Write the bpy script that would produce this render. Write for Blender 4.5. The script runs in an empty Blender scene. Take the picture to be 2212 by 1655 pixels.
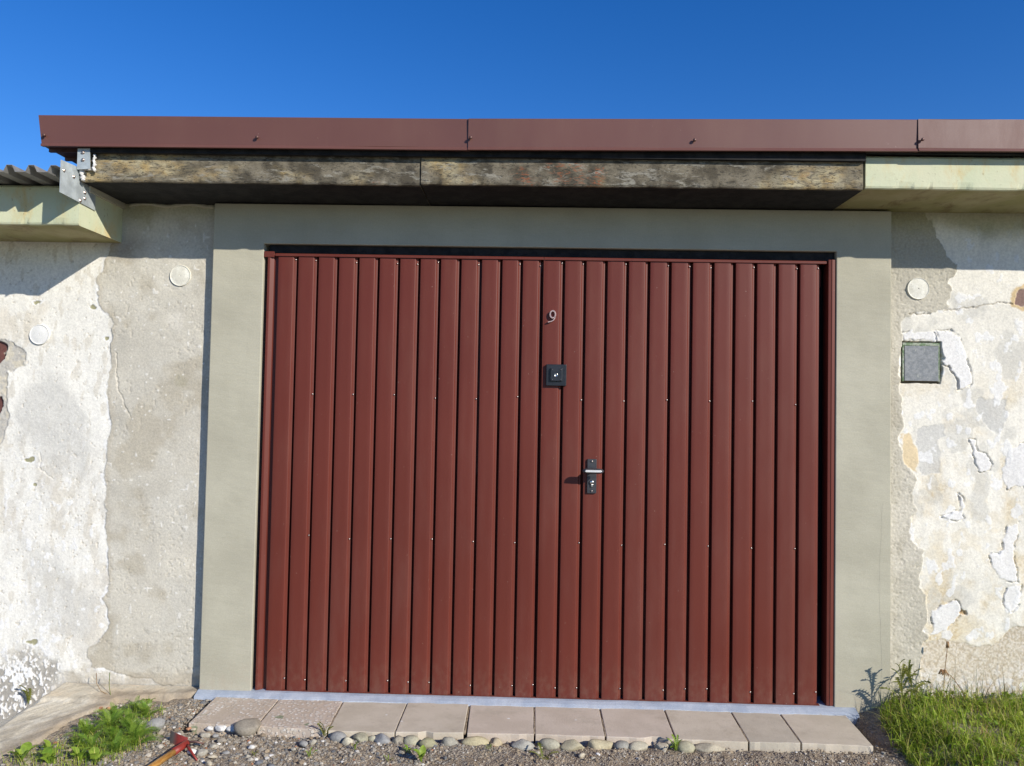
import bpy, bmesh, math, random
import numpy as np
from mathutils import Vector, Matrix

random.seed(7)
RNG = np.random.default_rng(11)
SC = bpy.context.scene
COL = SC.collection

# ------------------------------------------------------------------ camera
CAM_LOC = Vector((1.1844, -3.3983, 1.2315))
YAW, PITCH, ROLL = 0.02355, 0.03368, 0.01886
cam = bpy.data.cameras.new('camera')
cam.sensor_width = 36.0
cam.lens = 36.0 * 1690.0 / 2212.0
cam.clip_start = 0.02
cam.clip_end = 2000.0
camo = bpy.data.objects.new('camera', cam)
COL.objects.link(camo)
fw = Vector((-math.sin(YAW) * math.cos(PITCH), math.cos(YAW) * math.cos(PITCH), math.sin(PITCH)))
r0 = Vector((math.cos(YAW), math.sin(YAW), 0))
u0 = r0.cross(fw)
rr = r0 * math.cos(ROLL) + u0 * math.sin(ROLL)
uu = u0 * math.cos(ROLL) - r0 * math.sin(ROLL)
M = Matrix((rr, uu, -fw)).transposed().to_4x4()
M.translation = CAM_LOC
camo.matrix_world = M
SC.camera = camo

# ------------------------------------------------------------------ sky and sun
SUN_DIR = Vector((1.1, -1.0, 0.73)).normalized()        # towards the sun
world = bpy.data.worlds.new('World')
SC.world = world
world.use_nodes = True
wn = world.node_tree
bg = wn.nodes['Background']
sky = wn.nodes.new('ShaderNodeTexSky')
sky.sky_type = 'NISHITA'
sky.sun_disc = False
sky.sun_elevation = math.asin(SUN_DIR.z)
sky.sun_rotation = math.atan2(SUN_DIR.x, SUN_DIR.y)
sky.altitude = 300.0
sky.air_density = 1.0
sky.dust_density = 0.0
sky.ozone_density = 4.0
hs = wn.nodes.new('ShaderNodeHueSaturation')
hs.inputs['Saturation'].default_value = 1.31
hs.inputs['Hue'].default_value = 0.514
hs.inputs['Value'].default_value = 1.8
wn.links.new(sky.outputs[0], hs.inputs['Color'])
wn.links.new(hs.outputs[0], bg.inputs[0])
bg.inputs[1].default_value = 0.078
sun = bpy.data.lights.new('sun', 'SUN')
sun.energy = 5.0
sun.angle = math.radians(0.5)
sun.color = (1.0, 0.935, 0.83)
suno = bpy.data.objects.new('sun', sun)
COL.objects.link(suno)
suno.rotation_euler = SUN_DIR.to_track_quat('Z', 'Y').to_euler()
suno.location = (6, -6, 6)
SC.render.engine = 'CYCLES'
SC.view_settings.view_transform = 'Standard'
SC.view_settings.look = 'None'
SC.view_settings.exposure = 0.08
SC.view_settings.gamma = 1.0
SC.view_settings.use_curve_mapping = False

# ------------------------------------------------------------------ helpers: noise
_T = RNG.random((8, 256, 256)).astype(np.float32)

def vnoise(x, y, seed=0):
    t = _T[seed % 8]
    off = (seed // 8) * 37.31 + seed * 3.7
    x = np.asarray(x, dtype=np.float64) + off
    y = np.asarray(y, dtype=np.float64) + off * 0.7
    xi = np.floor(x).astype(np.int64)
    yi = np.floor(y).astype(np.int64)
    fx = x - xi
    fy = y - yi
    fx = fx * fx * (3 - 2 * fx)
    fy = fy * fy * (3 - 2 * fy)
    x0 = xi & 255
    x1 = (xi + 1) & 255
    y0 = yi & 255
    y1 = (yi + 1) & 255
    a = t[x0, y0] * (1 - fx) + t[x1, y0] * fx
    b = t[x0, y1] * (1 - fx) + t[x1, y1] * fx
    return a * (1 - fy) + b * fy

def fbm(x, y, seed=0, octv=4, gain=0.5):
    s = 0.0
    a = 1.0
    n = 0.0
    f = 1.0
    for i in range(octv):
        s = s + a * vnoise(x * f, y * f, seed + i)
        n += a
        a *= gain
        f *= 2.03
    return s / n

def sstep(a, b, v):
    t = np.clip((v - a) / (b - a), 0, 1)
    return t * t * (3 - 2 * t)

def sdf(px, pz, poly):
    """signed distance to a polygon, negative inside"""
    P = np.asarray(poly, dtype=np.float64)
    d = np.full(px.shape, 1e9)
    ins = np.zeros(px.shape, dtype=bool)
    n = len(P)
    for i in range(n):
        ax, az = P[i]
        bx, bz = P[(i + 1) % n]
        ex, ez = bx - ax, bz - az
        L = ex * ex + ez * ez + 1e-12
        t = np.clip(((px - ax) * ex + (pz - az) * ez) / L, 0, 1)
        d = np.minimum(d, (px - ax - t * ex) ** 2 + (pz - az - t * ez) ** 2)
        c = ((az > pz) != (bz > pz)) & (px < ex * (pz - az) / (ez if abs(ez) > 1e-12 else 1e-12) + ax)
        ins ^= c
    d = np.sqrt(d)
    return np.where(ins, -d, d)

def dline(px, pz, pts):
    d = np.full(px.shape, 1e9)
    for (ax, az), (bx, bz) in zip(pts[:-1], pts[1:]):
        ex, ez = bx - ax, bz - az
        L = ex * ex + ez * ez + 1e-12
        t = np.clip(((px - ax) * ex + (pz - az) * ez) / L, 0, 1)
        d = np.minimum(d, (px - ax - t * ex) ** 2 + (pz - az - t * ez) ** 2)
    return np.sqrt(d)

# ------------------------------------------------------------------ helpers: objects
def link(name, data, parent=None):
    o = bpy.data.objects.new(name, data)
    COL.objects.link(o)
    if parent is not None:
        o.parent = parent
    return o

def tag(o, label=None, cat=None, group=None, kind=None):
    if label:
        o['label'] = label
    if cat:
        o['category'] = cat
    if group:
        o['group'] = group
    if kind:
        o['kind'] = kind
    return o

def thing(name, label, cat, loc=(0, 0, 0), group=None):
    o = bpy.data.objects.new(name, None)
    o.empty_display_size = 0.1
    COL.objects.link(o)
    o.location = loc
    return tag(o, label, cat, group)

def mesh_np(name, V, F, mats, smooth=True, tone=None, midx=None):
    """mesh from numpy arrays, F (n,3) or (n,4)"""
    V = np.asarray(V, dtype=np.float32)
    F = np.asarray(F, dtype=np.int32)
    m = bpy.data.meshes.new(name)
    k = F.shape[1]
    m.vertices.add(len(V))
    m.vertices.foreach_set('co', V.ravel())
    m.loops.add(F.size)
    m.loops.foreach_set('vertex_index', F.ravel())
    m.polygons.add(len(F))
    m.polygons.foreach_set('loop_start', np.arange(0, F.size, k, dtype=np.int32))
    m.polygons.foreach_set('loop_total', np.full(len(F), k, dtype=np.int32))
    if midx is not None:
        m.polygons.foreach_set('material_index', np.asarray(midx, dtype=np.int32))
    m.polygons.foreach_set('use_smooth', np.full(len(F), bool(smooth)))
    for mt in (mats if isinstance(mats, (list, tuple)) else [mats]):
        m.materials.append(mt)
    if tone is not None:
        a = m.attributes.new('tone', 'FLOAT_COLOR', 'POINT')
        t = np.ones((len(V), 4), dtype=np.float32)
        t[:, :3] = tone
        a.data.foreach_set('color', t.ravel())
    m.update(calc_edges=True)
    m.validate()
    return m

class MB:
    """collects shapes into one mesh"""
    def __init__(self):
        self.v = []
        self.f = []
        self.mi = []

    def add(self, vs, fs, mi=0):
        o = len(self.v)
        self.v += [tuple(p) for p in vs]
        self.f += [tuple(o + i for i in f) for f in fs]
        self.mi += [mi] * len(fs)
        return self

    def box(self, x0, x1, y0, y1, z0, z1, mi=0):
        vs = [(x0, y0, z0), (x1, y0, z0), (x1, y1, z0), (x0, y1, z0), (x0, y0, z1), (x1, y0, z1), (x1, y1, z1), (x0, y1, z1)]
        fs = [(0, 3, 2, 1), (4, 5, 6, 7), (0, 1, 5, 4), (1, 2, 6, 5), (2, 3, 7, 6), (3, 0, 4, 7)]
        return self.add(vs, fs, mi)

    def prism(self, a, b, mi=0):
        """closed solid between two matching rings of 3-D points"""
        n = len(a)
        fs = [tuple(range(n))[::-1], tuple(range(n, 2 * n))]
        for i in range(n):
            j = (i + 1) % n
            fs.append((i, j, n + j, n + i))
        return self.add(list(a) + list(b), fs, mi)

    def tube(self, pts, rad, seg=8, mi=0, flat=None):
        pts = [Vector(p) for p in pts]
        if not isinstance(rad, (list, tuple)):
            rad = [rad] * len(pts)
        vs = []
        up = Vector((0, 0, 1))
        for i, p in enumerate(pts):
            d = (pts[min(i + 1, len(pts) - 1)] - pts[max(i - 1, 0)]).normalized()
            s = d.cross(up)
            if s.length < 1e-3:
                s = d.cross(Vector((1, 0, 0)))
            s.normalize()
            t = s.cross(d).normalized()
            for k in range(seg):
                a = 2 * math.pi * k / seg
                vs.append(p + s * math.cos(a) * rad[i] + t * math.sin(a) * rad[i] * (flat or 1))
        fs = [tuple(range(seg)), tuple(range((len(pts) - 1) * seg, len(pts) * seg))[::-1]]
        for i in range(len(pts) - 1):
            for k in range(seg):
                k2 = (k + 1) % seg
                fs.append((i * seg + k, (i + 1) * seg + k, (i + 1) * seg + k2, i * seg + k2))
        return self.add(vs, fs, mi)

    def lathe_y(self, c, prof, seg=20, mi=0, squash=1.0):
        """profile of (radius, y offset) turned about the Y axis through c"""
        vs = []
        for r, y in prof:
            for k in range(seg):
                a = 2 * math.pi * k / seg
                vs.append((c[0] + r * math.cos(a), c[1] + y, c[2] + r * math.sin(a) * squash))
        fs = [tuple(range(seg))[::-1], tuple(range((len(prof) - 1) * seg, len(prof) * seg))]
        for i in range(len(prof) - 1):
            for k in range(seg):
                k2 = (k + 1) % seg
                fs.append((i * seg + k, i * seg + k2, (i + 1) * seg + k2, (i + 1) * seg + k))
        return self.add(vs, fs, mi)

    def mesh(self, name, mats, smooth=False, bevel=0.0, angle=None):
        m = bpy.data.meshes.new(name)
        m.from_pydata(self.v, [], self.f)
        for mt in (mats if isinstance(mats, (list, tuple)) else [mats]):
            m.materials.append(mt)
        m.polygons.foreach_set('material_index', np.array(self.mi, dtype=np.int32))
        bm = bmesh.new()
        bm.from_mesh(m)
        bmesh.ops.recalc_face_normals(bm, faces=bm.faces)
        if bevel > 0:
            es = [e for e in bm.edges if len(e.link_faces) == 2 and e.calc_face_angle(0) > 0.5]
            bmesh.ops.bevel(bm, geom=es, offset=bevel, segments=2, affect='EDGES', profile=0.5, clamp_overlap=True)
        bm.to_mesh(m)
        bm.free()
        if smooth:
            m.polygons.foreach_set('use_smooth', np.full(len(m.polygons), True))
        m.update()
        return m

    def build(self, name, mats, parent=None, smooth=False, bevel=0.0):
        return link(name, self.mesh(name, mats, smooth, bevel), parent)

# ------------------------------------------------------------------ helpers: materials
def new_mat(name):
    m = bpy.data.materials.new(name)
    m.use_nodes = True
    return m, m.node_tree, m.node_tree.nodes['Principled BSDF']

def nd(nt, t, ins=None, **props):
    n = nt.nodes.new(t)
    for k, v in props.items():
        setattr(n, k, v)
    for k, v in (ins or {}).items():
        if isinstance(v, bpy.types.NodeSocket):
            nt.links.new(v, n.inputs[k])
        else:
            n.inputs[k].default_value = v
    return n

def c4(c):
    return (c[0], c[1], c[2], 1.0)

def wpos(nt, stretch=(1, 1, 1), rot=(0, 0, 0)):
    g = nd(nt, 'ShaderNodeNewGeometry')
    mp = nd(nt, 'ShaderNodeMapping', {'Vector': g.outputs['Position'], 'Scale': stretch, 'Rotation': rot})
    return mp.outputs[0]

def noise(nt, vec, scale, detail=4, rough=0.55, dist=0.0):
    return nd(nt, 'ShaderNodeTexNoise', {'Vector': vec, 'Scale': scale, 'Detail': detail, 'Roughness': rough, 'Distortion': dist}).outputs[0]

def ramp(nt, fac, a, b, lo=0.0, hi=1.0):
    return nd(nt, 'ShaderNodeMapRange', {'Value': fac, 'From Min': a, 'From Max': b, 'To Min': lo, 'To Max': hi}, interpolation_type='SMOOTHSTEP').outputs[0]

def mixc(nt, fac, a, b, mode='MIX'):
    n = nt.nodes.new('ShaderNodeMix')
    n.data_type = 'RGBA'
    n.blend_type = mode
    for k, v in ((0, fac), (6, a), (7, b)):
        if isinstance(v, bpy.types.NodeSocket):
            nt.links.new(v, n.inputs[k])
        elif k == 0:
            n.inputs[k].default_value = v
        else:
            n.inputs[k].default_value = c4(v)
    return n.outputs[2]

def bump(nt, bs, height, dist, strength=1.0, prev=None):
    ins = {'Height': height, 'Distance': dist, 'Strength': strength}
    if prev is not None:
        ins['Normal'] = prev
    n = nd(nt, 'ShaderNodeBump', ins)
    nt.links.new(n.outputs[0], bs.inputs['Normal'])
    return n.outputs[0]

def setc(nt, bs, col):
    if isinstance(col, bpy.types.NodeSocket):
        nt.links.new(col, bs.inputs['Base Color'])
    else:
        bs.inputs['Base Color'].default_value = c4(col)

def mat_tone(name, rough=0.9, fine=90, amount=0.12, bdist=0.0012, fine2=350, spec=0.3, stretch=(1, 1, 1)):
    """surface colour from the painted layers stored on the mesh, with procedural grain"""
    m, nt, bs = new_mat(name)
    at = nd(nt, 'ShaderNodeAttribute', attribute_name='tone')
    p = wpos(nt, stretch)
    n1 = noise(nt, p, fine, 5, 0.6)
    n2 = noise(nt, p, fine2, 3, 0.6)
    f = ramp(nt, n1, 0.25, 0.75, 1 - amount, 1 + amount * 0.6)
    c = mixc(nt, 1.0, at.outputs['Color'], (1, 1, 1), 'MULTIPLY')
    mul = nd(nt, 'ShaderNodeVectorMath', {0: c, 1: f}, operation='MULTIPLY').outputs[0]
    setc(nt, bs, mul)
    bs.inputs['Roughness'].default_value = rough
    bs.inputs['Specular IOR Level'].default_value = spec
    a = bump(nt, bs, n1, bdist * 2.0, 0.7)
    bump(nt, bs, n2, bdist, 0.7, a)
    return m

def mat_two(name, a, b, scale=8, lo=0.4, hi=0.6, rough=0.85, bscale=120, bdist=0.001, stretch=(1, 1, 1), spec=0.3, detail=5, third=None):
    m, nt, bs = new_mat(name)
    p = wpos(nt, stretch)
    n1 = noise(nt, p, scale, detail, 0.6)
    col = mixc(nt, ramp(nt, n1, lo, hi), a, b)
    if third:
        n3 = noise(nt, p, third[1], 6, 0.65)
        col = mixc(nt, ramp(nt, n3, third[2], third[3]), col, third[0])
    n2 = noise(nt, p, bscale, 4, 0.6)
    v = ramp(nt, n2, 0.2, 0.8, 0.88, 1.1)
    col = nd(nt, 'ShaderNodeVectorMath', {0: col, 1: v}, operation='MULTIPLY').outputs[0]
    setc(nt, bs, col)
    bs.inputs['Roughness'].default_value = rough
    bs.inputs['Specular IOR Level'].default_value = spec
    bump(nt, bs, n2, bdist)
    return m

def mat_paint(name, col, rough=0.38, vary=0.07, wave=0.0008, grain=0.00006, spec=0.5, coat=0.0):
    """painted sheet steel: slight oil-canning, dust and small scuffs"""
    m, nt, bs = new_mat(name)
    p = wpos(nt)
    big = noise(nt, p, 2.3, 3, 0.5)
    f = ramp(nt, big, 0.25, 0.75, 1 - vary, 1 + vary)
    c = nd(nt, 'ShaderNodeVectorMath', {0: tuple(col), 1: f}, operation='MULTIPLY').outputs[0]
    dust = noise(nt, wpos(nt, (1, 1, 0.25)), 5, 6, 0.7)
    c = mixc(nt, ramp(nt, dust, 0.45, 0.85, 0.0, 0.07), c, (0.30, 0.22, 0.17))
    sp = noise(nt, p, 95, 2, 0.5)
    c = mixc(nt, ramp(nt, sp, 0.765, 0.80, 0.0, 0.55), c, (0.40, 0.27, 0.22))
    zz = nd(nt, 'ShaderNodeSeparateXYZ', {0: nd(nt, 'ShaderNodeNewGeometry').outputs['Position']}).outputs[2]
    sp2 = nd(nt, 'ShaderNodeMath', {0: ramp(nt, zz, 0.22, -0.02), 1: ramp(nt, noise(nt, wpos(nt, (1, 1, 0.6)), 34, 5, 0.7), 0.38, 0.72, 0.0, 0.16)}, operation='MULTIPLY').outputs[0]
    c = mixc(nt, sp2, c, (0.27, 0.21, 0.15))
    st = noise(nt, wpos(nt, (1, 1, 0.06)), 26, 4, 0.65)
    c = mixc(nt, ramp(nt, st, 0.60, 0.80, 0.0, 0.04), c, (0.33, 0.20, 0.15))
    setc(nt, bs, c)
    rg = ramp(nt, dust, 0.3, 0.8, rough - 0.05, rough + 0.15)
    nt.links.new(rg, bs.inputs['Roughness'])
    bs.inputs['Specular IOR Level'].default_value = spec
    wv = noise(nt, p, 4.5, 2, 0.5)
    a = bump(nt, bs, wv, wave)
    g = noise(nt, p, 900, 2, 0.5)
    bump(nt, bs, g, grain, 1.0, a)
    return m

def mat_metal(name, col, rough, metallic=1.0, scale=60):
    m, nt, bs = new_mat(name)
    p = wpos(nt)
    n1 = noise(nt, p, scale, 5, 0.6)
    c = mixc(nt, ramp(nt, n1, 0.35, 0.7), tuple(x * 0.75 for x in col), col)
    setc(nt, bs, c)
    bs.inputs['Metallic'].default_value = metallic
    nt.links.new(ramp(nt, n1, 0.3, 0.7, rough - 0.08, rough + 0.1), bs.inputs['Roughness'])
    bump(nt, bs, n1, 0.0003)
    return m

MT = {}
MT['wall'] = mat_tone('plaster_layers', rough=0.92, fine=110, amount=0.14, bdist=0.0007)
MT['wall_plain'] = mat_two('plain_render', (0.58, 0.56, 0.50), (0.70, 0.68, 0.62), 3)
MT['surround'] = mat_two('smooth_cement_plaster', (0.395, 0.378, 0.288), (0.46, 0.44, 0.338), 3.2, 0.36, 0.66, 0.86, 160, 0.0005,
                         third=((0.375, 0.352, 0.27), 9, 0.66, 0.78))
def mat_surround():
    m, nt, bs = new_mat('smooth_cement_plaster')
    p = wpos(nt)
    col = mixc(nt, ramp(nt, noise(nt, p, 2.6, 5, 0.6), 0.34, 0.66), (0.400, 0.378, 0.290), (0.465, 0.442, 0.343))
    col = mixc(nt, ramp(nt, noise(nt, wpos(nt, (3.0, 3.0, 0.35)), 4.0, 5, 0.65), 0.52, 0.78, 0.0, 0.45), col, (0.37, 0.345, 0.265))
    col = mixc(nt, ramp(nt, noise(nt, p, 7.5, 6, 0.7), 0.60, 0.76, 0.0, 0.55), col, (0.36, 0.33, 0.25))
    col = mixc(nt, ramp(nt, noise(nt, p, 210, 2, 0.5), 0.72, 0.80, 0.0, 0.6), col, (0.25, 0.225, 0.17))
    zz = nd(nt, 'ShaderNodeSeparateXYZ', {0: nd(nt, 'ShaderNodeNewGeometry').outputs['Position']}).outputs[2]
    sp = nd(nt, 'ShaderNodeMath', {0: ramp(nt, zz, 0.20, -0.02), 1: ramp(nt, noise(nt, p, 22, 5, 0.7), 0.36, 0.66, 0.0, 0.7)}, operation='MULTIPLY').outputs[0]
    col = mixc(nt, sp, col, (0.40, 0.35, 0.265))
    v = ramp(nt, noise(nt, p, 170, 4), 0.2, 0.8, 0.93, 1.06)
    setc(nt, bs, nd(nt, 'ShaderNodeVectorMath', {0: col, 1: v}, operation='MULTIPLY').outputs[0])
    bs.inputs['Roughness'].default_value = 0.88
    bs.inputs['Specular IOR Level'].default_value = 0.3
    a = bump(nt, bs, noise(nt, wpos(nt, (1.0, 1.0, 2.2)), 3.5, 3, 0.5), 0.012, 0.6)
    b = bump(nt, bs, noise(nt, wpos(nt, (1.0, 1.0, 3.0)), 26, 4, 0.6), 0.0012, 0.6, a)
    bump(nt, bs, noise(nt, p, 240, 3), 0.0003, 0.7, b)
    return m
MT['surround'] = mat_surround()
MT['gate'] = mat_paint('maroon_gate_paint', (0.126, 0.0262, 0.0165), 0.46, 0.05, 0.0007, spec=0.32)
MT['fascia'] = mat_paint('brown_fascia_coating', (0.138, 0.060, 0.047), 0.45, 0.05, 0.00025, spec=0.4)
MT['dark_hole'] = mat_two('dark_interior', (0.02, 0.02, 0.02), (0.03, 0.03, 0.03))  # near-black colour stands in for the shade inside hidden gaps
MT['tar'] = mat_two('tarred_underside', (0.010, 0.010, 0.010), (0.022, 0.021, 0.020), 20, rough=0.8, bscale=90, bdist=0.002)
MT['zinc'] = mat_metal('galvanised_sheet', (0.50, 0.55, 0.555), 0.45, 0.15, 25)
MT['roofing'] = mat_metal('old_roofing_sheet', (0.30, 0.295, 0.285), 0.55, 0.2, 12)
MT['screw'] = mat_metal('screw_steel', (0.62, 0.52, 0.46), 0.3, 0.9)
MT['screw_dark'] = mat_metal('painted_screw', (0.16, 0.085, 0.07), 0.45, 0.4)
MT['black'] = mat_two('black_coated_metal', (0.012, 0.014, 0.018), (0.02, 0.022, 0.028), 30, rough=0.38, bscale=400, bdist=0.0001, spec=0.5)
MT['charcoal'] = mat_two('charcoal_plate', (0.035, 0.036, 0.042), (0.05, 0.05, 0.055), 40, rough=0.42, bscale=400, bdist=0.0001, spec=0.5)
MT['chrome'] = mat_metal('bright_nickel', (0.78, 0.76, 0.72), 0.22, 1.0)
MT['inlay'] = mat_metal('satin_inlay', (0.82, 0.82, 0.80), 0.4, 0.1)
MT['copper'] = mat_metal('coppery_number', (0.80, 0.52, 0.43), 0.3, 0.7)
MT['sealant'] = mat_two('sealant', (0.62, 0.62, 0.60), (0.75, 0.74, 0.72), 60, bscale=150, bdist=0.002)
MT['threshold'] = mat_two('blue_grey_floor_paint', (0.33, 0.38, 0.455), (0.42, 0.46, 0.52), 14, 0.35, 0.65, 0.75, 220, 0.0008,
                          third=((0.40, 0.37, 0.31), 30, 0.66, 0.76))
MT['dirt'] = mat_two('joint_dirt', (0.20, 0.155, 0.105), (0.33, 0.265, 0.185), 60, bscale=250, bdist=0.003)
MT['cover'] = mat_two('pale_round_cover', (0.66, 0.64, 0.55), (0.76, 0.745, 0.66), 40, 0.4, 0.65, 0.7, 200, 0.0004)
MT['cover_white'] = mat_two('white_round_cover', (0.74, 0.735, 0.70), (0.79, 0.785, 0.75), 30, 0.4, 0.65, 0.6, 300, 0.0002)
MT['box_grey'] = mat_two('worn_grey_plate', (0.20, 0.215, 0.225), (0.27, 0.28, 0.285), 60, 0.4, 0.6, 0.7, 180, 0.0008, third=((0.36, 0.37, 0.33), 45, 0.60, 0.70))
MT['box_green'] = mat_two('old_green_enamel', (0.13, 0.20, 0.10), (0.33, 0.36, 0.28), 70, 0.42, 0.58, 0.6)

def mat_slab_front():
    """old painted concrete edge: flaking horizontal crusts in ochre, brown and grey"""
    m, nt, bs = new_mat('flaking_painted_concrete')
    p = wpos(nt)
    ps = wpos(nt, (0.32, 1, 1))
    big = noise(nt, wpos(nt, (0.55, 1, 1)), 4.2, 3, 0.6, 0.4)
    fl = noise(nt, ps, 55, 6, 0.72, 0.6)
    fl2 = noise(nt, ps, 120, 4, 0.7, 0.8)
    base = mixc(nt, ramp(nt, noise(nt, p, 14, 4), 0.38, 0.62), (0.075, 0.063, 0.042), (0.19, 0.165, 0.118))
    och = mixc(nt, ramp(nt, noise(nt, p, 21, 4), 0.35, 0.65), (0.40, 0.285, 0.12), (0.44, 0.385, 0.24))
    k = nd(nt, 'ShaderNodeMath', {0: ramp(nt, big, 0.50, 0.68), 1: ramp(nt, fl, 0.30, 0.62)}, operation='MULTIPLY').outputs[0]
    col = mixc(nt, k, base, och)
    gr = ramp(nt, noise(nt, ps, 38, 6, 0.7, 0.5), 0.53, 0.64, 0.0, 0.75)
    col = mixc(nt, gr, col, (0.30, 0.285, 0.235))
    rd = nd(nt, 'ShaderNodeMath', {0: ramp(nt, noise(nt, p, 5.1, 2), 0.58, 0.7), 1: ramp(nt, fl2, 0.52, 0.62)}, operation='MULTIPLY').outputs[0]
    col = mixc(nt, rd, col, (0.26, 0.085, 0.035))
    col = mixc(nt, ramp(nt, fl2, 0.47, 0.38, 0, 0.7), col, (0.03, 0.026, 0.02))
    fl3 = noise(nt, wpos(nt, (0.4, 1, 1)), 260, 4, 0.7, 0.6)
    col = mixc(nt, ramp(nt, fl3, 0.44, 0.36, 0, 0.45), col, (0.03, 0.026, 0.02))
    setc(nt, bs, col)
    bs.inputs['Roughness'].default_value = 0.92
    a = bump(nt, bs, fl, 0.004, 0.8)
    bump(nt, bs, fl2, 0.002, 0.8, a)
    return m

MT['slab_front'] = mat_slab_front()

def mat_green_slab(name, a, b, stain, amt):
    m, nt, bs = new_mat(name)
    p = wpos(nt)
    n1 = noise(nt, p, 5, 5, 0.6, 0.5)
    col = mixc(nt, ramp(nt, n1, 0.35, 0.68), a, b)
    n2 = noise(nt, wpos(nt, (1.6, 1, 0.7)), 6.5, 6, 0.65, 0.4)
    col = mixc(nt, ramp(nt, n2, 0.48, 0.72, 0, amt), col, stain)
    n3 = noise(nt, p, 75, 4, 0.65)
    col = mixc(nt, ramp(nt, n3, 0.63, 0.74, 0, 0.7), col, (0.20, 0.15, 0.07))
    setc(nt, bs, col)
    bs.inputs['Roughness'].default_value = 0.85
    bump(nt, bs, n3, 0.0012, 0.7)
    return m

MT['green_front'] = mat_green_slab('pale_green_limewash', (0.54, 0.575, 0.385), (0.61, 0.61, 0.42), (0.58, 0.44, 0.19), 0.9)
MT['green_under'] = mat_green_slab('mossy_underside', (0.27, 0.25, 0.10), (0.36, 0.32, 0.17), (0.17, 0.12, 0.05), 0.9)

# ------------------------------------------------------------------ ground height
def gz(x, y):
    x = np.asarray(x, dtype=np.float64)
    y = np.asarray(y, dtype=np.float64)
    z = np.interp(y, [-80, -3, -0.7, -0.36, -0.05, 0.05], [-0.10, -0.072, -0.056, -0.044, -0.034, -0.034])
    lf = np.interp(x, [-60, -2.2, -1.35, -1.16, -0.84, -0.2], [-0.42, -0.34, -0.27, -0.195, 0.0, 0.0])
    z = z + lf * sstep(-1.6, -0.5, y) + lf * 0.6 * (1 - sstep(-1.6, -0.5, y))
    md = sstep(2.56, 2.82, x + 0.25 * np.minimum(y + 0.3, 0) ) * sstep(-1.6, -0.6, y)
    z = z + 0.075 * md
    return z

def g1(x, y):
    return float(gz(np.array([x]), np.array([y]))[0])

def axis(fine0, fine1, step, outs_lo, outs_hi):
    return np.unique(np.round(np.concatenate([outs_lo, np.arange(fine0, fine1 + 1e-9, step), outs_hi]), 5))

def grid_faces(nx, ny):
    i, j = np.meshgrid(np.arange(nx - 1), np.arange(ny - 1), indexing='ij')
    a = (i * ny + j).ravel()
    return np.stack([a, a + ny, a + ny + 1, a + 1], 1)

def mat_soil():
    m, nt, bs = new_mat('stony_soil')
    p = wpos(nt)
    n1 = noise(nt, p, 9, 6, 0.65)
    col = mixc(nt, ramp(nt, n1, 0.36, 0.64), (0.22, 0.172, 0.12), (0.35, 0.285, 0.205))
    vo = nd(nt, 'ShaderNodeTexVoronoi', {'Vector': p, 'Scale': 150.0})
    g = nd(nt, 'ShaderNodeSeparateColor', {0: vo.outputs['Color']})
    tone = mixc(nt, g.outputs[0], (0.15, 0.125, 0.10), (0.38, 0.325, 0.25))
    col = mixc(nt, ramp(nt, noise(nt, p, 26, 4), 0.42, 0.6), col, tone)
    far = nd(nt, 'ShaderNodeSeparateXYZ', {0: nd(nt, 'ShaderNodeNewGeometry').outputs['Position']})
    gr = nd(nt, 'ShaderNodeMath', {0: ramp(nt, noise(nt, p, 0.35, 4), 0.48, 0.6), 1: ramp(nt, far.outputs[1], -2.5, -5.0)}, operation='MULTIPLY').outputs[0]
    col = mixc(nt, gr, col, (0.06, 0.10, 0.03))
    setc(nt, bs, col)
    bs.inputs['Roughness'].default_value = 0.95
    a = bump(nt, bs, vo.outputs['Distance'], 0.006, 0.8)
    bump(nt, bs, noise(nt, p, 60, 5), 0.012, 0.8, a)
    return m

def build_ground():
    X = axis(-1.7, 3.8, 0.011, [-400, -150, -60, -30, -15, -8, -5, -3.5, -2.6, -2.1], [4.2, 5, 7, 10, 18, 35, 70, 150, 400])
    Y = axis(-0.95, 0.06, 0.011, [-400, -150, -60, -30, -15, -8, -5, -3.4, -2.6, -2.0, -1.6, -1.3, -1.1], [0.4, 1, 3, 6, 12, 30, 80, 200, 400])
    gx, gy = np.meshgrid(X, Y, indexing='ij')
    z = gz(gx, gy)
    rough = (fbm(gx * 14, gy * 14, 3, 4) - 0.5) * 0.022 + (vnoise(gx * 60, gy * 60, 5) - 0.5) * 0.007
    under = (gx > -0.17) & (gx < 2.57) & (gy > -0.36)
    z = z + rough * np.where(gy < -0.02, 1, 0)
    z = np.where(under, np.minimum(z, -0.068), z)
    z = np.where(gy > 0.02, np.minimum(z, -0.09 + np.minimum(z + 0.034, 0)), z)
    V = np.stack([gx.ravel(), gy.ravel(), z.ravel()], 1)
    o = link('ground', mesh_np('ground', V, grid_faces(len(X), len(Y)), mat_soil(), True))
    tag(o, kind='structure')
build_ground()

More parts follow.
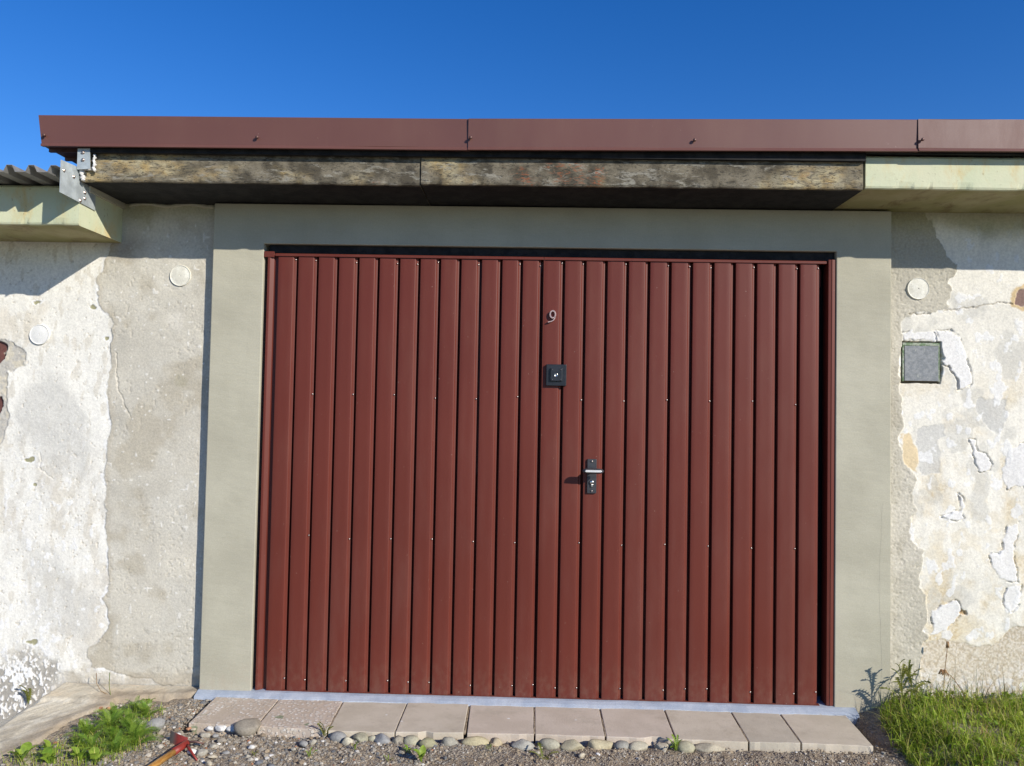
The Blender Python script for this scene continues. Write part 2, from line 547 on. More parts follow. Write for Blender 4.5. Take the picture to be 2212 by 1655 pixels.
# ------------------------------------------------------------------ walls with flaking layers
PATCH_L = [[-0.736, 1.859], [-0.748, 1.815], [-0.768, 1.755], [-0.76, 1.695], [-0.74, 1.653], [-0.7, 1.615], [-0.684, 1.587], [-0.694, 1.542],
           [-0.69, 1.52], [-0.692, 1.409], [-0.693, 1.353], [-0.707, 1.27], [-0.687, 1.187], [-0.682, 1.131], [-0.696, 1.059], [-0.69, 0.966],
           [-0.698, 0.883], [-0.689, 0.8], [-0.68, 0.62], [-0.662, 0.438], [-0.669, 0.394], [-0.687, 0.361], [-0.669, 0.329], [-0.653, 0.264],
           [-0.665, 0.226], [-0.692, 0.187], [-0.724, 0.162], [-0.751, 0.147], [-0.75, 0.109], [-0.726, 0.069], [-0.665, 0.055], [-0.581, 0.038],
           [-0.525, 0.018], [-0.458, 0.014], [-0.441, -0.002], [-0.286, -0.008], [0.3, -0.02], [0.3, 2.5], [-0.70, 2.5], [-0.70, 1.95]]
PATCH_R = [[2.95, 2.069], [2.953, 2.029], [2.986, 1.983], [2.999, 1.936], [3.038, 1.897], [3.032, 1.87], [3.006, 1.843], [2.999, 1.817],
           [3.019, 1.797], [3.006, 1.744], [3.006, 1.711], [2.96, 1.703], [2.934, 1.683], [2.882, 1.689], [2.843, 1.675], [2.803, 1.651],
           [2.804, 1.601], [2.796, 1.561], [2.790, 1.429], [2.802, 1.33], [2.802, 1.3], [2.805, 1.239], [2.82, 1.204], [2.802, 1.163],
           [2.785, 1.127], [2.802, 1.086], [2.823, 1.021], [2.849, 0.993], [2.858, 0.952], [2.849, 0.893], [2.867, 0.84], [2.838, 0.798],
           [2.835, 0.728], [2.873, 0.688], [2.893, 0.642], [2.891, 0.566], [2.879, 0.507], [2.908, 0.438], [2.91, 0.414], [2.908, 0.356],
           [2.903, 0.318], [2.923, 0.284], [2.899, 0.26], [2.88, 0.1], [2.86, -0.2], [2.3, -0.2], [2.3, 2.5], [2.86, 2.5], [2.90, 2.12]]
FLAKES = [
    [[3.088, 1.139], [3.12, 1.142], [3.123, 1.116], [3.129, 1.087], [3.164, 1.07], [3.199, 1.029], [3.181, 0.999], [3.135, 1.01], [3.114, 1.057], [3.106, 1.104]],
    [[3.274, 1.107], [3.328, 1.123], [3.40, 1.06], [3.42, 0.93], [3.338, 0.915], [3.314, 0.938], [3.251, 0.925], [3.245, 0.995], [3.257, 1.06]],
    [[3.053, 0.897], [3.071, 0.868], [3.076, 0.851], [3.053, 0.827], [3.065, 0.803], [3.007, 0.79], [2.978, 0.801], [3.024, 0.82], [3.059, 0.838]],
    [[3.245, 0.766], [3.302, 0.785], [3.297, 0.738], [3.273, 0.668], [3.296, 0.581], [3.296, 0.535], [3.221, 0.544], [3.198, 0.596], [3.186, 0.648], [3.244, 0.661]],
    [[3.267, 0.511], [3.307, 0.523], [3.307, 0.436], [3.272, 0.389], [3.238, 0.434]],
    [[2.97, 1.551], [2.947, 1.604], [3.006, 1.611], [3.058, 1.579], [3.103, 1.382], [3.045, 1.355], [3.038, 1.401], [2.993, 1.466]],
    [[2.804, 1.601], [2.947, 1.607], [2.968, 1.570], [2.88, 1.572], [2.81, 1.568]],
    [[3.03, 0.44], [3.06, 0.40], [3.0, 0.31], [2.93, 0.29], [2.93, 0.40]]]
GREY_R = [[[3.123, 1.311], [3.252, 1.313], [3.251, 1.254], [3.24, 1.195], [3.205, 1.159], [3.17, 1.205], [3.129, 1.252]],
          [[2.872, 1.188], [2.977, 1.201], [2.995, 1.155], [2.96, 1.124], [2.972, 0.989], [2.89, 0.976], [2.867, 1.069]]]
OCHRE_R = [[2.802, 1.157], [2.843, 1.169], [2.861, 1.111], [2.878, 1.04], [2.873, 0.987], [2.82, 1.021], [2.805, 1.086]]
ROUGH_R = [[2.6, 0.22], [2.899, 0.26], [2.985, 0.272], [3.105, 0.256], [3.186, 0.253], [3.272, 0.332], [3.325, 0.347], [3.5, 0.36], [4.2, 0.3], [4.2, -0.5], [2.6, -0.5]]
RUST_R = [[3.299, 1.795], [3.33, 1.812], [3.40, 1.80], [3.40, 1.722], [3.33, 1.722], [3.289, 1.728]]
BRICK_L = [[[-1.34, 1.50], [-1.198, 1.489], [-1.171, 1.473], [-1.168, 1.434], [-1.194, 1.403], [-1.33, 1.40]],
           [[-1.33, 1.25], [-1.19, 1.243], [-1.181, 1.189], [-1.19, 1.151], [-1.34, 1.15]]]
MORTAR_L = [[-1.4, 1.50], [-1.198, 1.5], [-1.141, 1.496], [-1.103, 1.469], [-1.082, 1.441], [-1.083, 1.38], [-1.158, 1.362], [-1.16, 1.25], [-1.15, 1.16], [-1.17, 1.05], [-1.2, 1.0], [-1.4, 1.0]]
GREY_L = [[-1.121, 1.279], [-1.021, 1.325], [-0.907, 1.294], [-0.792, 1.212], [-0.772, 1.13], [-0.784, 1.019], [-0.809, 0.919], [-0.932, 0.911], [-1.018, 0.959], [-1.124, 1.067], [-1.15, 1.15]]
GREY_L2 = [[-1.06, 0.62], [-0.93, 0.56], [-0.82, 0.42], [-0.72, 0.36], [-0.70, 0.22], [-0.78, 0.17], [-0.95, 0.20], [-1.02, 0.30], [-1.0, 0.45], [-1.1, 0.55]]
WORN_L = [[-1.5, 0.10], [-1.139, 0.072], [-1.002, 0.13], [-0.888, 0.09], [-0.848, 0.058], [-0.885, -0.019], [-0.8, -0.1], [-0.8, -0.5], [-1.5, -0.5]]
BOX_R = [[2.800, 1.380], [2.972, 1.378], [2.978, 1.44], [2.974, 1.562], [2.802, 1.562]]

def lerp(c, k, col):
    return c * (1 - k)[..., None] + np.asarray(col)[None, :] * k[..., None]

def paint_left(x, z):
    n = x.size
    wx = x + (fbm(x * 26, z * 26, 1, 4) - 0.5) * 0.034
    wz = z + (fbm(x * 26, z * 26, 9, 4) - 0.5) * 0.034
    c = np.tile(np.array([0.79, 0.768, 0.695]), (n, 1))
    h = np.zeros(n)
    streak = fbm(x * 70, z * 5, 2, 3)
    lo = fbm(x * 4, z * 3, 4, 4)
    c *= (1 + (streak - 0.5) * 0.10 + (lo - 0.5) * 0.14)[:, None]
    c = lerp(c, sstep(0.55, 0.72, fbm(x * 7, z * 4, 13, 4)) * 0.55, (0.66, 0.595, 0.48))
    h += (fbm(x * 9, z * 9, 6, 3) - 0.5) * 0.006
    c = lerp(c, sstep(0.53, 0.64, fbm(x * 11, z * 6, 44, 5)) * sstep(0.25, 0.0, np.abs(z - 0.5) - 0.35) * 0.55, (0.60, 0.565, 0.49))
    c = lerp(c, sstep(0.60, 0.66, fbm(x * 34, z * 13, 39, 4)) * 0.5, (0.60, 0.55, 0.45))
    # thin coats worn through in places
    for poly, k in ((GREY_L, 0.62), (GREY_L2, 0.5)):
        g = sstep(0.03, -0.06, sdf(wx, wz, poly) + (lo - 0.5) * 0.25 + (fbm(x * 18, z * 12, 77, 4) - 0.5) * 0.10)
        c = lerp(c, g * k, (0.565, 0.552, 0.505))
    sc = sstep(0.66, 0.71, fbm(x * 38, z * 30, 21, 4)) * sstep(1.35, 0.6, z)
    c = lerp(c, sc * 0.8, (0.80, 0.795, 0.77))
    h += sc * 0.0006
    mo = sstep(0.006, -0.004, sdf(wx, wz, MORTAR_L))
    c = lerp(c, mo, np.array((0.50, 0.475, 0.42)))
    c = lerp(c, mo * sstep(0.5, 0.66, fbm(x * 30, z * 30, 17, 3)), (0.60, 0.55, 0.44))
    h -= mo * (0.003 + 0.004 * fbm(x * 60, z * 60, 18, 2))
    for b in BRICK_L:
        k = sstep(0.003, -0.003, sdf(wx, wz, b))
        c = lerp(c, k, (0.15, 0.065, 0.055))
        h -= k * 0.012
    # small chips: green undercoat, bare render, pits
    for (cx, cz, rx, rz) in ((-1.045, 0.965, 0.019, 0.012), (-0.722, 1.52, 0.011, 0.010), (-1.03, 1.675, 0.017, 0.009), (-0.78, 1.655, 0.012, 0.008),
                             (-1.005, 0.165, 0.022, 0.010), (-1.02, 0.86, 0.009, 0.007)):
        d = np.hypot((wx - cx) / rx, (wz - cz) / rz)
        k = sstep(1.15, 0.85, d)
        rim = sstep(1.75, 1.45, d) * (1 - k)
        c = lerp(c, rim * 0.8, (0.82, 0.815, 0.79))
        c = lerp(c, k, (0.33, 0.315, 0.19))
        h -= k * 0.0035
    ww = sstep(0.05, -0.07, sdf(wx, wz, WORN_L) + (fbm(x * 16, z * 16, 25, 3) - 0.5) * 0.09)
    fl = sstep(0.46, 0.54, fbm(x * 120, z * 75, 23, 3) + 0.55 * (fbm(x * 14, z * 12, 24, 3) - 0.5) + 0.10 * ww - 0.06)
    c = lerp(c, ww * fl, np.array((0.37, 0.345, 0.30)))
    c = lerp(c, ww * (1 - fl) * 0.8, (0.82, 0.815, 0.80))
    h -= ww * fl * 0.004
    pit = sstep(0.76, 0.80, fbm(x * 75, z * 75, 26, 3))
    c = lerp(c, pit * 0.6, (0.52, 0.47, 0.38))
    h -= pit * 0.0025
    # mortar repair to the right
    ds = sdf(wx, wz, PATCH_L)
    k = sstep(0.0022, -0.0022, ds)
    pc = np.tile(np.array([0.555, 0.522, 0.440]), (n, 1))
    mot = fbm(x * 6, z * 6, 30, 5)
    pc *= (1 + (mot - 0.5) * 0.34)[:, None]
    pc = lerp(pc, sstep(0.52, 0.70, fbm(x * 8, z * 8, 33, 4)) * 0.65, (0.43, 0.385, 0.295))
    pc = lerp(pc, sstep(0.56, 0.70, fbm(x * 5, z * 7, 35, 4)) * 0.5, (0.60, 0.575, 0.50))
    for (cx, cz, r) in ((-0.405, 1.60, 0.05), (-0.37, 1.33, 0.035)):
        d = np.hypot(wx - cx, (wz - cz) * 0.9) / r
        pc = lerp(pc, sstep(1.0, 0.5, d) * 0.6, (0.70, 0.66, 0.57) if cz > 1.5 else (0.36, 0.33, 0.24))
    hp = 0.0028 + (fbm(x * 12, z * 12, 36, 3) - 0.5) * 0.005
    pp = sstep(0.66, 0.72, fbm(x * 80, z * 80, 38, 3)) * sstep(0.40, 0.62, fbm(x * 9, z * 9, 40, 3))
    hp -= pp * 0.0016
    pc = lerp(pc, pp * 0.2, (0.36, 0.32, 0.25))
    peb = sstep(0.90, 0.93, vnoise(x * 55, z * 55, 42))
    pc = lerp(pc, peb * 0.8, (0.72, 0.70, 0.64))
    hp += peb * 0.001
    edge = sstep(0.018, 0.0, np.abs(ds + 0.010))
    pc = lerp(pc, edge * 0.45, (0.44, 0.39, 0.30))
    c = c * (1 - k)[:, None] + pc * k[:, None]
    h = h * (1 - k) + hp * k
    rim = sstep(0.012, 0.002, np.abs(ds - 0.006)) * sstep(0.42, 0.6, fbm(x * 20, z * 20, 45, 3))
    c = lerp(c, rim * 0.7 * (ds > 0), (0.83, 0.825, 0.80))
    # damp foot of the wall and a dark smudge beside the party joint
    ft = sstep(0.07, -0.01, z + (fbm(x * 14, z * 30, 47, 4) - 0.5) * 0.11) * sstep(-0.95, -0.8, x)
    c = lerp(c, ft * 0.85, (0.43, 0.385, 0.305))
    h -= ft * 0.004
    so = sstep(0.10, 0.0, np.hypot((wx + 0.65) * 0.6, wz - 1.93)) * 0.55
    c = lerp(c, so, (0.24, 0.215, 0.185))
    ms = sstep(2.0, 2.12, z + (fbm(x * 7, z * 7, 49, 3) - 0.5) * 0.1)
    c = lerp(c, ms * 0.6, (0.32, 0.31, 0.17))
    cr = dline(wx, wz, [(-0.60, 1.16), (-0.66, 1.30), (-0.665, 1.45)])
    ck = sstep(0.0035, 0.001, cr)
    h -= ck * 0.004
    cr = dline(wx, wz, [(-1.0, 1.0), (-0.99, 0.93), (-0.93, 0.88)])
    h -= sstep(0.003, 0.001, cr) * 0.003
    return h, c

def paint_right(x, z):
    n = x.size
    wx = x + (fbm(x * 26, z * 26, 51, 4) - 0.5) * 0.036
    wz = z + (fbm(x * 26, z * 26, 59, 4) - 0.5) * 0.036
    c = np.tile(np.array([0.785, 0.75, 0.655]), (n, 1))
    lo = fbm(x * 4, z * 3, 54, 4)
    c *= (1 + (fbm(x * 70, z * 5, 52, 3) - 0.5) * 0.12 + (lo - 0.5) * 0.14)[:, None]
    h = (fbm(x * 7, z * 7, 56, 3) - 0.5) * 0.007
    oc = sstep(0.42, 0.64, fbm(x * 6, z * 5, 63, 5)) * sstep(1.6, 0.95, z)
    c = lerp(c, oc * 0.80, (0.67, 0.555, 0.36))
    spk = fbm(x * 130, z * 130, 64, 2)
    c = lerp(c, oc * sstep(0.50, 0.70, spk) * 0.55, (0.52, 0.40, 0.22))
    c = lerp(c, oc * sstep(0.50, 0.34, spk) * 0.45, (0.78, 0.72, 0.58))
    c = lerp(c, sstep(0.55, 0.66, fbm(x * 15, z * 13, 61, 4)) * 0.45 * sstep(1.6, 1.2, z), (0.70, 0.62, 0.46))
    h -= oc * 0.0018
    gy = sstep(0.58, 0.66, fbm(x * 9, z * 7, 66, 4))
    c = lerp(c, gy * 0.55, (0.56, 0.545, 0.49))
    for g in GREY_R:
        k = sstep(0.004, -0.004, sdf(wx, wz, g))
        c = lerp(c, k * 0.8, (0.57, 0.56, 0.52))
        h -= k * 0.0015
    k = sstep(0.004, -0.004, sdf(wx, wz, OCHRE_R))
    c = lerp(c, k, (0.72, 0.585, 0.375))
    for i, g in enumerate(FLAKES):
        ds = sdf(wx, wz, g)
        k = sstep(0.0015, -0.0015, ds)
        gap = sstep(0.0042, 0.001, np.abs(ds - 0.003)) * sstep(0.44, 0.56, fbm(x * 22, z * 22, 70 + i, 3))
        c = lerp(c, k * 0.92, (0.775, 0.76, 0.73))
        h += k * 0.0018 - gap * 0.007
    sc = sstep(0.655, 0.70, fbm(x * 24, z * 17, 81, 4))
    c = lerp(c, sc * 0.75, (0.80, 0.795, 0.77))
    h += sc * 0.0007
    ds = sdf(wx, wz, ROUGH_R)
    k = sstep(0.003, -0.004, ds)
    rc = np.tile(np.array([0.60, 0.525, 0.405]), (n, 1))
    rc *= (1 + (fbm(x * 5, z * 5, 83, 4) - 0.5) * 0.4)[:, None]
    gr = fbm(x * 150, z * 150, 84, 3)
    rc = lerp(rc, sstep(0.5, 0.7, gr) * 0.6, (0.74, 0.69, 0.60))
    rc = lerp(rc, sstep(0.46, 0.3, gr) * 0.6, (0.42, 0.34, 0.23))
    wl = sstep(0.20, 0.06, z + (fbm(x * 8, z * 8, 86, 3) - 0.5) * 0.12)
    rc = lerp(rc, wl * 0.75 * sstep(0.42, 0.55, fbm(x * 60, z * 60, 87, 3)), (0.80, 0.79, 0.77))
    c = c * (1 - k)[:, None] + rc * k[:, None]
    h = h * (1 - k) + k * (-0.004 + (gr - 0.5) * 0.0026)
    # cement repair beside the surround
    ds = sdf(wx, wz, PATCH_R)
    k = sstep(0.0022, -0.0022, ds)
    pc = np.tile(np.array([0.52, 0.485, 0.395]), (n, 1))
    pc *= (1 + (fbm(x * 7, z * 7, 90, 5) - 0.5) * 0.35)[:, None]
    pc = lerp(pc, sstep(0.5, 0.7, fbm(x * 9, z * 7, 93, 4)) * 0.6, (0.40, 0.365, 0.285))
    pc = lerp(pc, sstep(0.55, 0.7, fbm(x * 12, z * 6, 95, 4)) * 0.5 * sstep(1.75, 1.5, z), (0.62, 0.58, 0.49))
    up = sstep(1.72, 1.95, z)
    pc = lerp(pc, up * 0.55, (0.36, 0.34, 0.27))
    hp = 0.003 + (fbm(x * 9, z * 9, 96, 3) - 0.5) * 0.003 + (fbm(x * 110, z * 110, 97, 2) - 0.5) * 0.0025
    pp = sstep(0.64, 0.71, fbm(x * 70, z * 70, 98, 3))
    hp -= pp * 0.0018
    c = c * (1 - k)[:, None] + pc * k[:, None]
    h = h * (1 - k) + hp * k
    k = sstep(0.003, -0.003, sdf(wx, wz, RUST_R))
    rim = sstep(0.016, 0.006, np.abs(sdf(wx, wz, RUST_R) - 0.006)) * (1 - k)
    c = lerp(c, rim * 0.8, (0.55, 0.38, 0.16))
    c = lerp(c, k, (0.235, 0.155, 0.13))
    h -= k * 0.006
    for pts in ([(2.965, 1.55), (2.985, 1.47), (3.04, 1.40), (3.045, 1.36)], [(2.83, 1.68), (2.90, 1.675), (2.93, 1.68)],
                [(2.985, 1.70), (3.08, 1.71), (3.2, 1.735), (3.28, 1.73)]):
        ck = sstep(0.0042, 0.001, dline(wx, wz, pts))
        h -= ck * 0.006
        c = lerp(c, ck * 0.5, (0.30, 0.25, 0.18))
    k = sstep(0.0015, -0.0015, sdf(wx * 0.25 + x * 0.75, wz * 0.25 + z * 0.75, BOX_R))
    c = lerp(c, k, (0.20, 0.155, 0.10))
    h -= k * 0.018
    hole = np.hypot((wx - 3.065) / 0.018, (wz - 0.395) / 0.010)
    kk = sstep(1.1, 0.8, hole)
    c = lerp(c, kk, (0.50, 0.36, 0.20))
    h -= kk * 0.010
    ms = sstep(2.02, 2.12, z + (fbm(x * 7, z * 7, 99, 3) - 0.5) * 0.12)
    c = lerp(c, ms * 0.65, (0.30, 0.29, 0.14))
    return h, c

WALL_Y = 0.05
def wall_panel(name, X, Zs, fn, parent, thick=0.14, zlow=None):
    X = np.asarray(X)
    Zs = np.asarray(Zs)
    nx, nz = len(X), len(Zs)
    gx, gzz = np.meshgrid(X, Zs, indexing='ij')
    h, c = fn(gx.ravel(), gzz.ravel())
    V = np.stack([gx.ravel(), WALL_Y - h, gzz.ravel()], 1)
    F = grid_faces(nx, nz)
    # close the solid: back corners joined to the outline
    idx = np.arange(nx * nz).reshape(nx, nz)
    ring = np.concatenate([idx[:, 0], idx[-1, 1:], idx[-2::-1, -1], idx[0, -2:0:-1]])
    B = V[ring].copy()
    B[:, 1] = WALL_Y + thick
    off = len(V)
    m = len(ring)
    k = np.arange(m)
    A = V[ring].copy()
    side = np.stack([off + k, off + m + k, off + m + (k + 1) % m, off + (k + 1) % m], 1)
    V = np.concatenate([V, A, B])
    tone = np.concatenate([c, c[ring], c[ring]])
    F = np.concatenate([F, side])
    o = link(name, mesh_np(name, V, F, MT['wall'], True, tone=np.clip(tone, 0.01, 0.85)), parent)
    return o

# ------------------------------------------------------------------ the garages
left_g = thing('garage', 'lower garage with pale green roof edge and flaking white wall at far left', 'garage', (-2.1, 0.05, 0), 'row of garages')
mid_g = thing('garage', 'garage with maroon ribbed double gate, number 9 and brown metal roof edge', 'garage', (1.0, 0.05, 0), 'row of garages')
right_g = thing('garage', 'garage with pale green roof edge and peeling cream wall at far right', 'garage', (3.9, 0.05, 0), 'row of garages')

def part(o):
    """keeps world coordinates when a part hangs under a thing whose Empty stands away from the origin"""
    p = o.parent
    o.matrix_parent_inverse = Matrix.Translation(-p.location) if p.type == 'EMPTY' else Matrix.Identity(4)
    return o

ZL = np.concatenate([[-0.5, -0.4, -0.3], np.arange(-0.22, 1.96, 0.0032), [2.0, 2.06, 2.12, 2.18]])
part(wall_panel('wall', np.concatenate([[-3.6, -3.0, -2.5, -2.1, -1.9, -1.75, -1.65, -1.55], np.arange(-1.5, -0.6651, 0.0032), [-0.665]]),
                np.concatenate([ZL[:-4], np.arange(1.96, 2.005, 0.008)]), paint_left, left_g))
part(wall_panel('wall', np.concatenate([[-0.665], np.arange(-0.662, -0.20, 0.0032)]),
                np.concatenate([np.arange(-0.08, 1.96, 0.0032), np.arange(1.96, 2.16, 0.008)]), paint_left, mid_g))
part(wall_panel('wall', np.concatenate([np.arange(2.70, 3.5, 0.0032), [3.55, 3.65, 3.8, 4.0, 4.3, 4.8, 5.4]]),
                np.concatenate([[-0.3], np.arange(-0.1, 2.16, 0.0032)]), paint_right, right_g))

def shell(g, x0, x1, ztop):
    for a, b in ((x0, x0 + 0.14), (x1 - 0.14, x1)):
        part(MB().box(a, b, 0.20, 5.0, -0.5, ztop).build('side_wall', MT['wall_plain'], g))
    part(MB().box(x0, x1, 5.002, 5.15, -0.5, ztop).build('back_wall', MT['wall_plain'], g))
shell(left_g, -3.6, -0.67, 1.93)
shell(mid_g, -0.66, 2.49, 2.12)
shell(right_g, 2.50, 5.4, 2.12)

# roof slabs: profile swept along X with chipped, slightly uneven edges
def roof_slab(parent, x0, x1, z0, z1, yf, seed, front, under, yb=5.1, endcap=0.006):
    xs = np.arange(x0, x1, 0.012)
    xs = np.unique(np.concatenate([xs, [x0, x1]]))
    r = 0.010
    prof = [(yb, z0), (1.5, z0), (0.30, z0), (0.08, z0), (0.0, z0), (yf + 0.15, z0), (yf + 0.05, z0), (yf + r, z0), (yf + 0.003, z0 + 0.003), (yf, z0 + r),
            (yf, z0 + 0.03), (yf, (z0 + z1) / 2), (yf, z1 - 0.03), (yf, z1 - r), (yf + r, z1), (yb, z1)]
    np_, nx = len(prof), len(xs)
    V = np.zeros((nx, np_, 3))
    for j, (y, z) in enumerate(prof):
        V[:, j, 0] = xs
        V[:, j, 1] = y
        V[:, j, 2] = z
        if y < 0.5:
            V[:, j, 1] += (fbm(xs * 9, np.full(nx, j * 0.9 + seed), seed, 4) - 0.5) * 0.010 * (0.3 if y < -0.2 else 0)
            V[:, j, 2] += (fbm(xs * 7, np.full(nx, seed + 0.3 * (j > 8)), seed + 3, 3) - 0.5) * 0.0035
            if 7 <= j <= 9:
                chip = sstep(0.62, 0.75, vnoise(xs * 22, xs * 0 + seed * 3.3, seed + 5)) * 0.0035
                V[:, j, 1] += chip
                V[:, j, 2] += chip * 0.7
    V[0, 6:15, 0] += 0.0006
    V[-1, 6:15, 0] -= 0.0006
    F = []
    mi = []
    for i in range(nx - 1):
        for j in range(np_):
            k = (j + 1) % np_
            F.append((i * np_ + j, i * np_ + k, (i + 1) * np_ + k, (i + 1) * np_ + j))
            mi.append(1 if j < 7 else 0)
    m = bpy.data.meshes.new('roof_slab')
    caps = [tuple(range(np_))[::-1], tuple((nx - 1) * np_ + j for j in range(np_))]
    m.from_pydata([tuple(p) for p in V.reshape(-1, 3)], [], F + caps)
    m.materials.append(front)
    m.materials.append(under)
    m.polygons.foreach_set('material_index', np.array(mi + [0, 0], dtype=np.int32))
    bm = bmesh.new()
    bm.from_mesh(m)
    bmesh.ops.recalc_face_normals(bm, faces=bm.faces)
    bm.to_mesh(m)
    bm.free()
    return part(link('roof_slab', m, parent))

s1 = roof_slab(mid_g, -0.652, 0.7275, 2.122, 2.262, -0.296, 2, MT['slab_front'], MT['tar'])
s1['label'] = 'weathered concrete roof edge with dark underside, left of the joint'
s2 = roof_slab(mid_g, 0.7305, 2.486, 2.124, 2.262, -0.302, 7, MT['slab_front'], MT['tar'])
s2['label'] = 'weathered concrete roof edge with yellow paint remains, right of the joint'
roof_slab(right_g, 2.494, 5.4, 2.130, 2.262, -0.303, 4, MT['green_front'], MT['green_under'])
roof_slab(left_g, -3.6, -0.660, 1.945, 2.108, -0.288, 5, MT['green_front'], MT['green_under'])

part(MB().box(-0.71, -0.648, -0.235, 0.5, 2.098, 2.1315).build('joint_filler', MT['surround'], mid_g))
# grey mortar bead between wall head and left slab, uneven
mb = MB()
mb.tube([(x, WALL_Y - 0.004, 2.118 + 0.006 * math.sin(x * 31)) for x in np.linspace(-0.63, -0.24, 24)],
        [0.007 + 0.005 * random.random() for _ in range(24)], 6)
part(mb.build('mortar_joint', MT['surround'], mid_g, True))

# cement surround (one U of smooth plaster round the opening)
OX0, OX1, OZ1 = 0.0, 2.5, 1.941
SX0, SX1 = -0.226, 2.735
def surround():
    y0, y1 = 0.0, 0.19
    pts = [(SX0, -0.06), (OX0, -0.06), (OX0, OZ1), (OX1, OZ1), (OX1, -0.06), (SX1, -0.06), (SX1, 2.1205), (SX0, 2.1175)]
    def ring(y):
        return [(x, y, z) for x, z in pts]
    m = MB().prism(ring(y0), ring(y1))
    o = part(m.build('door_surround', MT['surround'], mid_g, False, 0.0035))
    return o
surround()
# thicker coat left along the lower right edge of the surround
mb = MB()
a = [(2.690 + 0.006 * math.sin(z * 9) + 0.004 * random.random(), z) for z in np.linspace(0.0, 0.86, 30)]
ringf = [(x, -0.0004, z) for x, z in a] + [(2.7335, -0.0004, 0.86), (2.7335, -0.0004, 0.0)]
ringb = [(x, 0.004, z) for x, _, z in ringf]
mb.prism(ringf, ringb)
part(mb.build('plaster_strip', MT['surround'], mid_g))

# threshold strip, floor-painted
def threshold():
    xs = np.linspace(-0.228, 2.585, 140)
    prof = [(0.12, -0.004), (0.012, -0.004), (-0.012, -0.006), (-0.034, -0.013), (-0.048, -0.019), (-0.052, -0.035), (-0.04, -0.075), (0.12, -0.075)]
    n = len(prof)
    V = []
    for x in xs:
        e = (vnoise(x * 18, 0.3, 3) - 0.5) * 0.009 + (vnoise(x * 60, 0.9, 4) - 0.5) * 0.004
        for j, (y, z) in enumerate(prof):
            V.append((x, y - (e if 2 <= j <= 5 else 0), z + (float(vnoise(x * 9, j * 0.7, 5)) - 0.5) * 0.004 * (0 < j < 5)))
    F = [tuple(range(n)), tuple((len(xs) - 1) * n + j for j in range(n))]
    for i in range(len(xs) - 1):
        for j in range(n):
            k = (j + 1) % n
            F.append((i * n + j, i * n + k, (i + 1) * n + k, (i + 1) * n + j))
    m = MB()
    m.add(V, F)
    part(m.build('threshold', MT['threshold'], mid_g, False))
threshold()

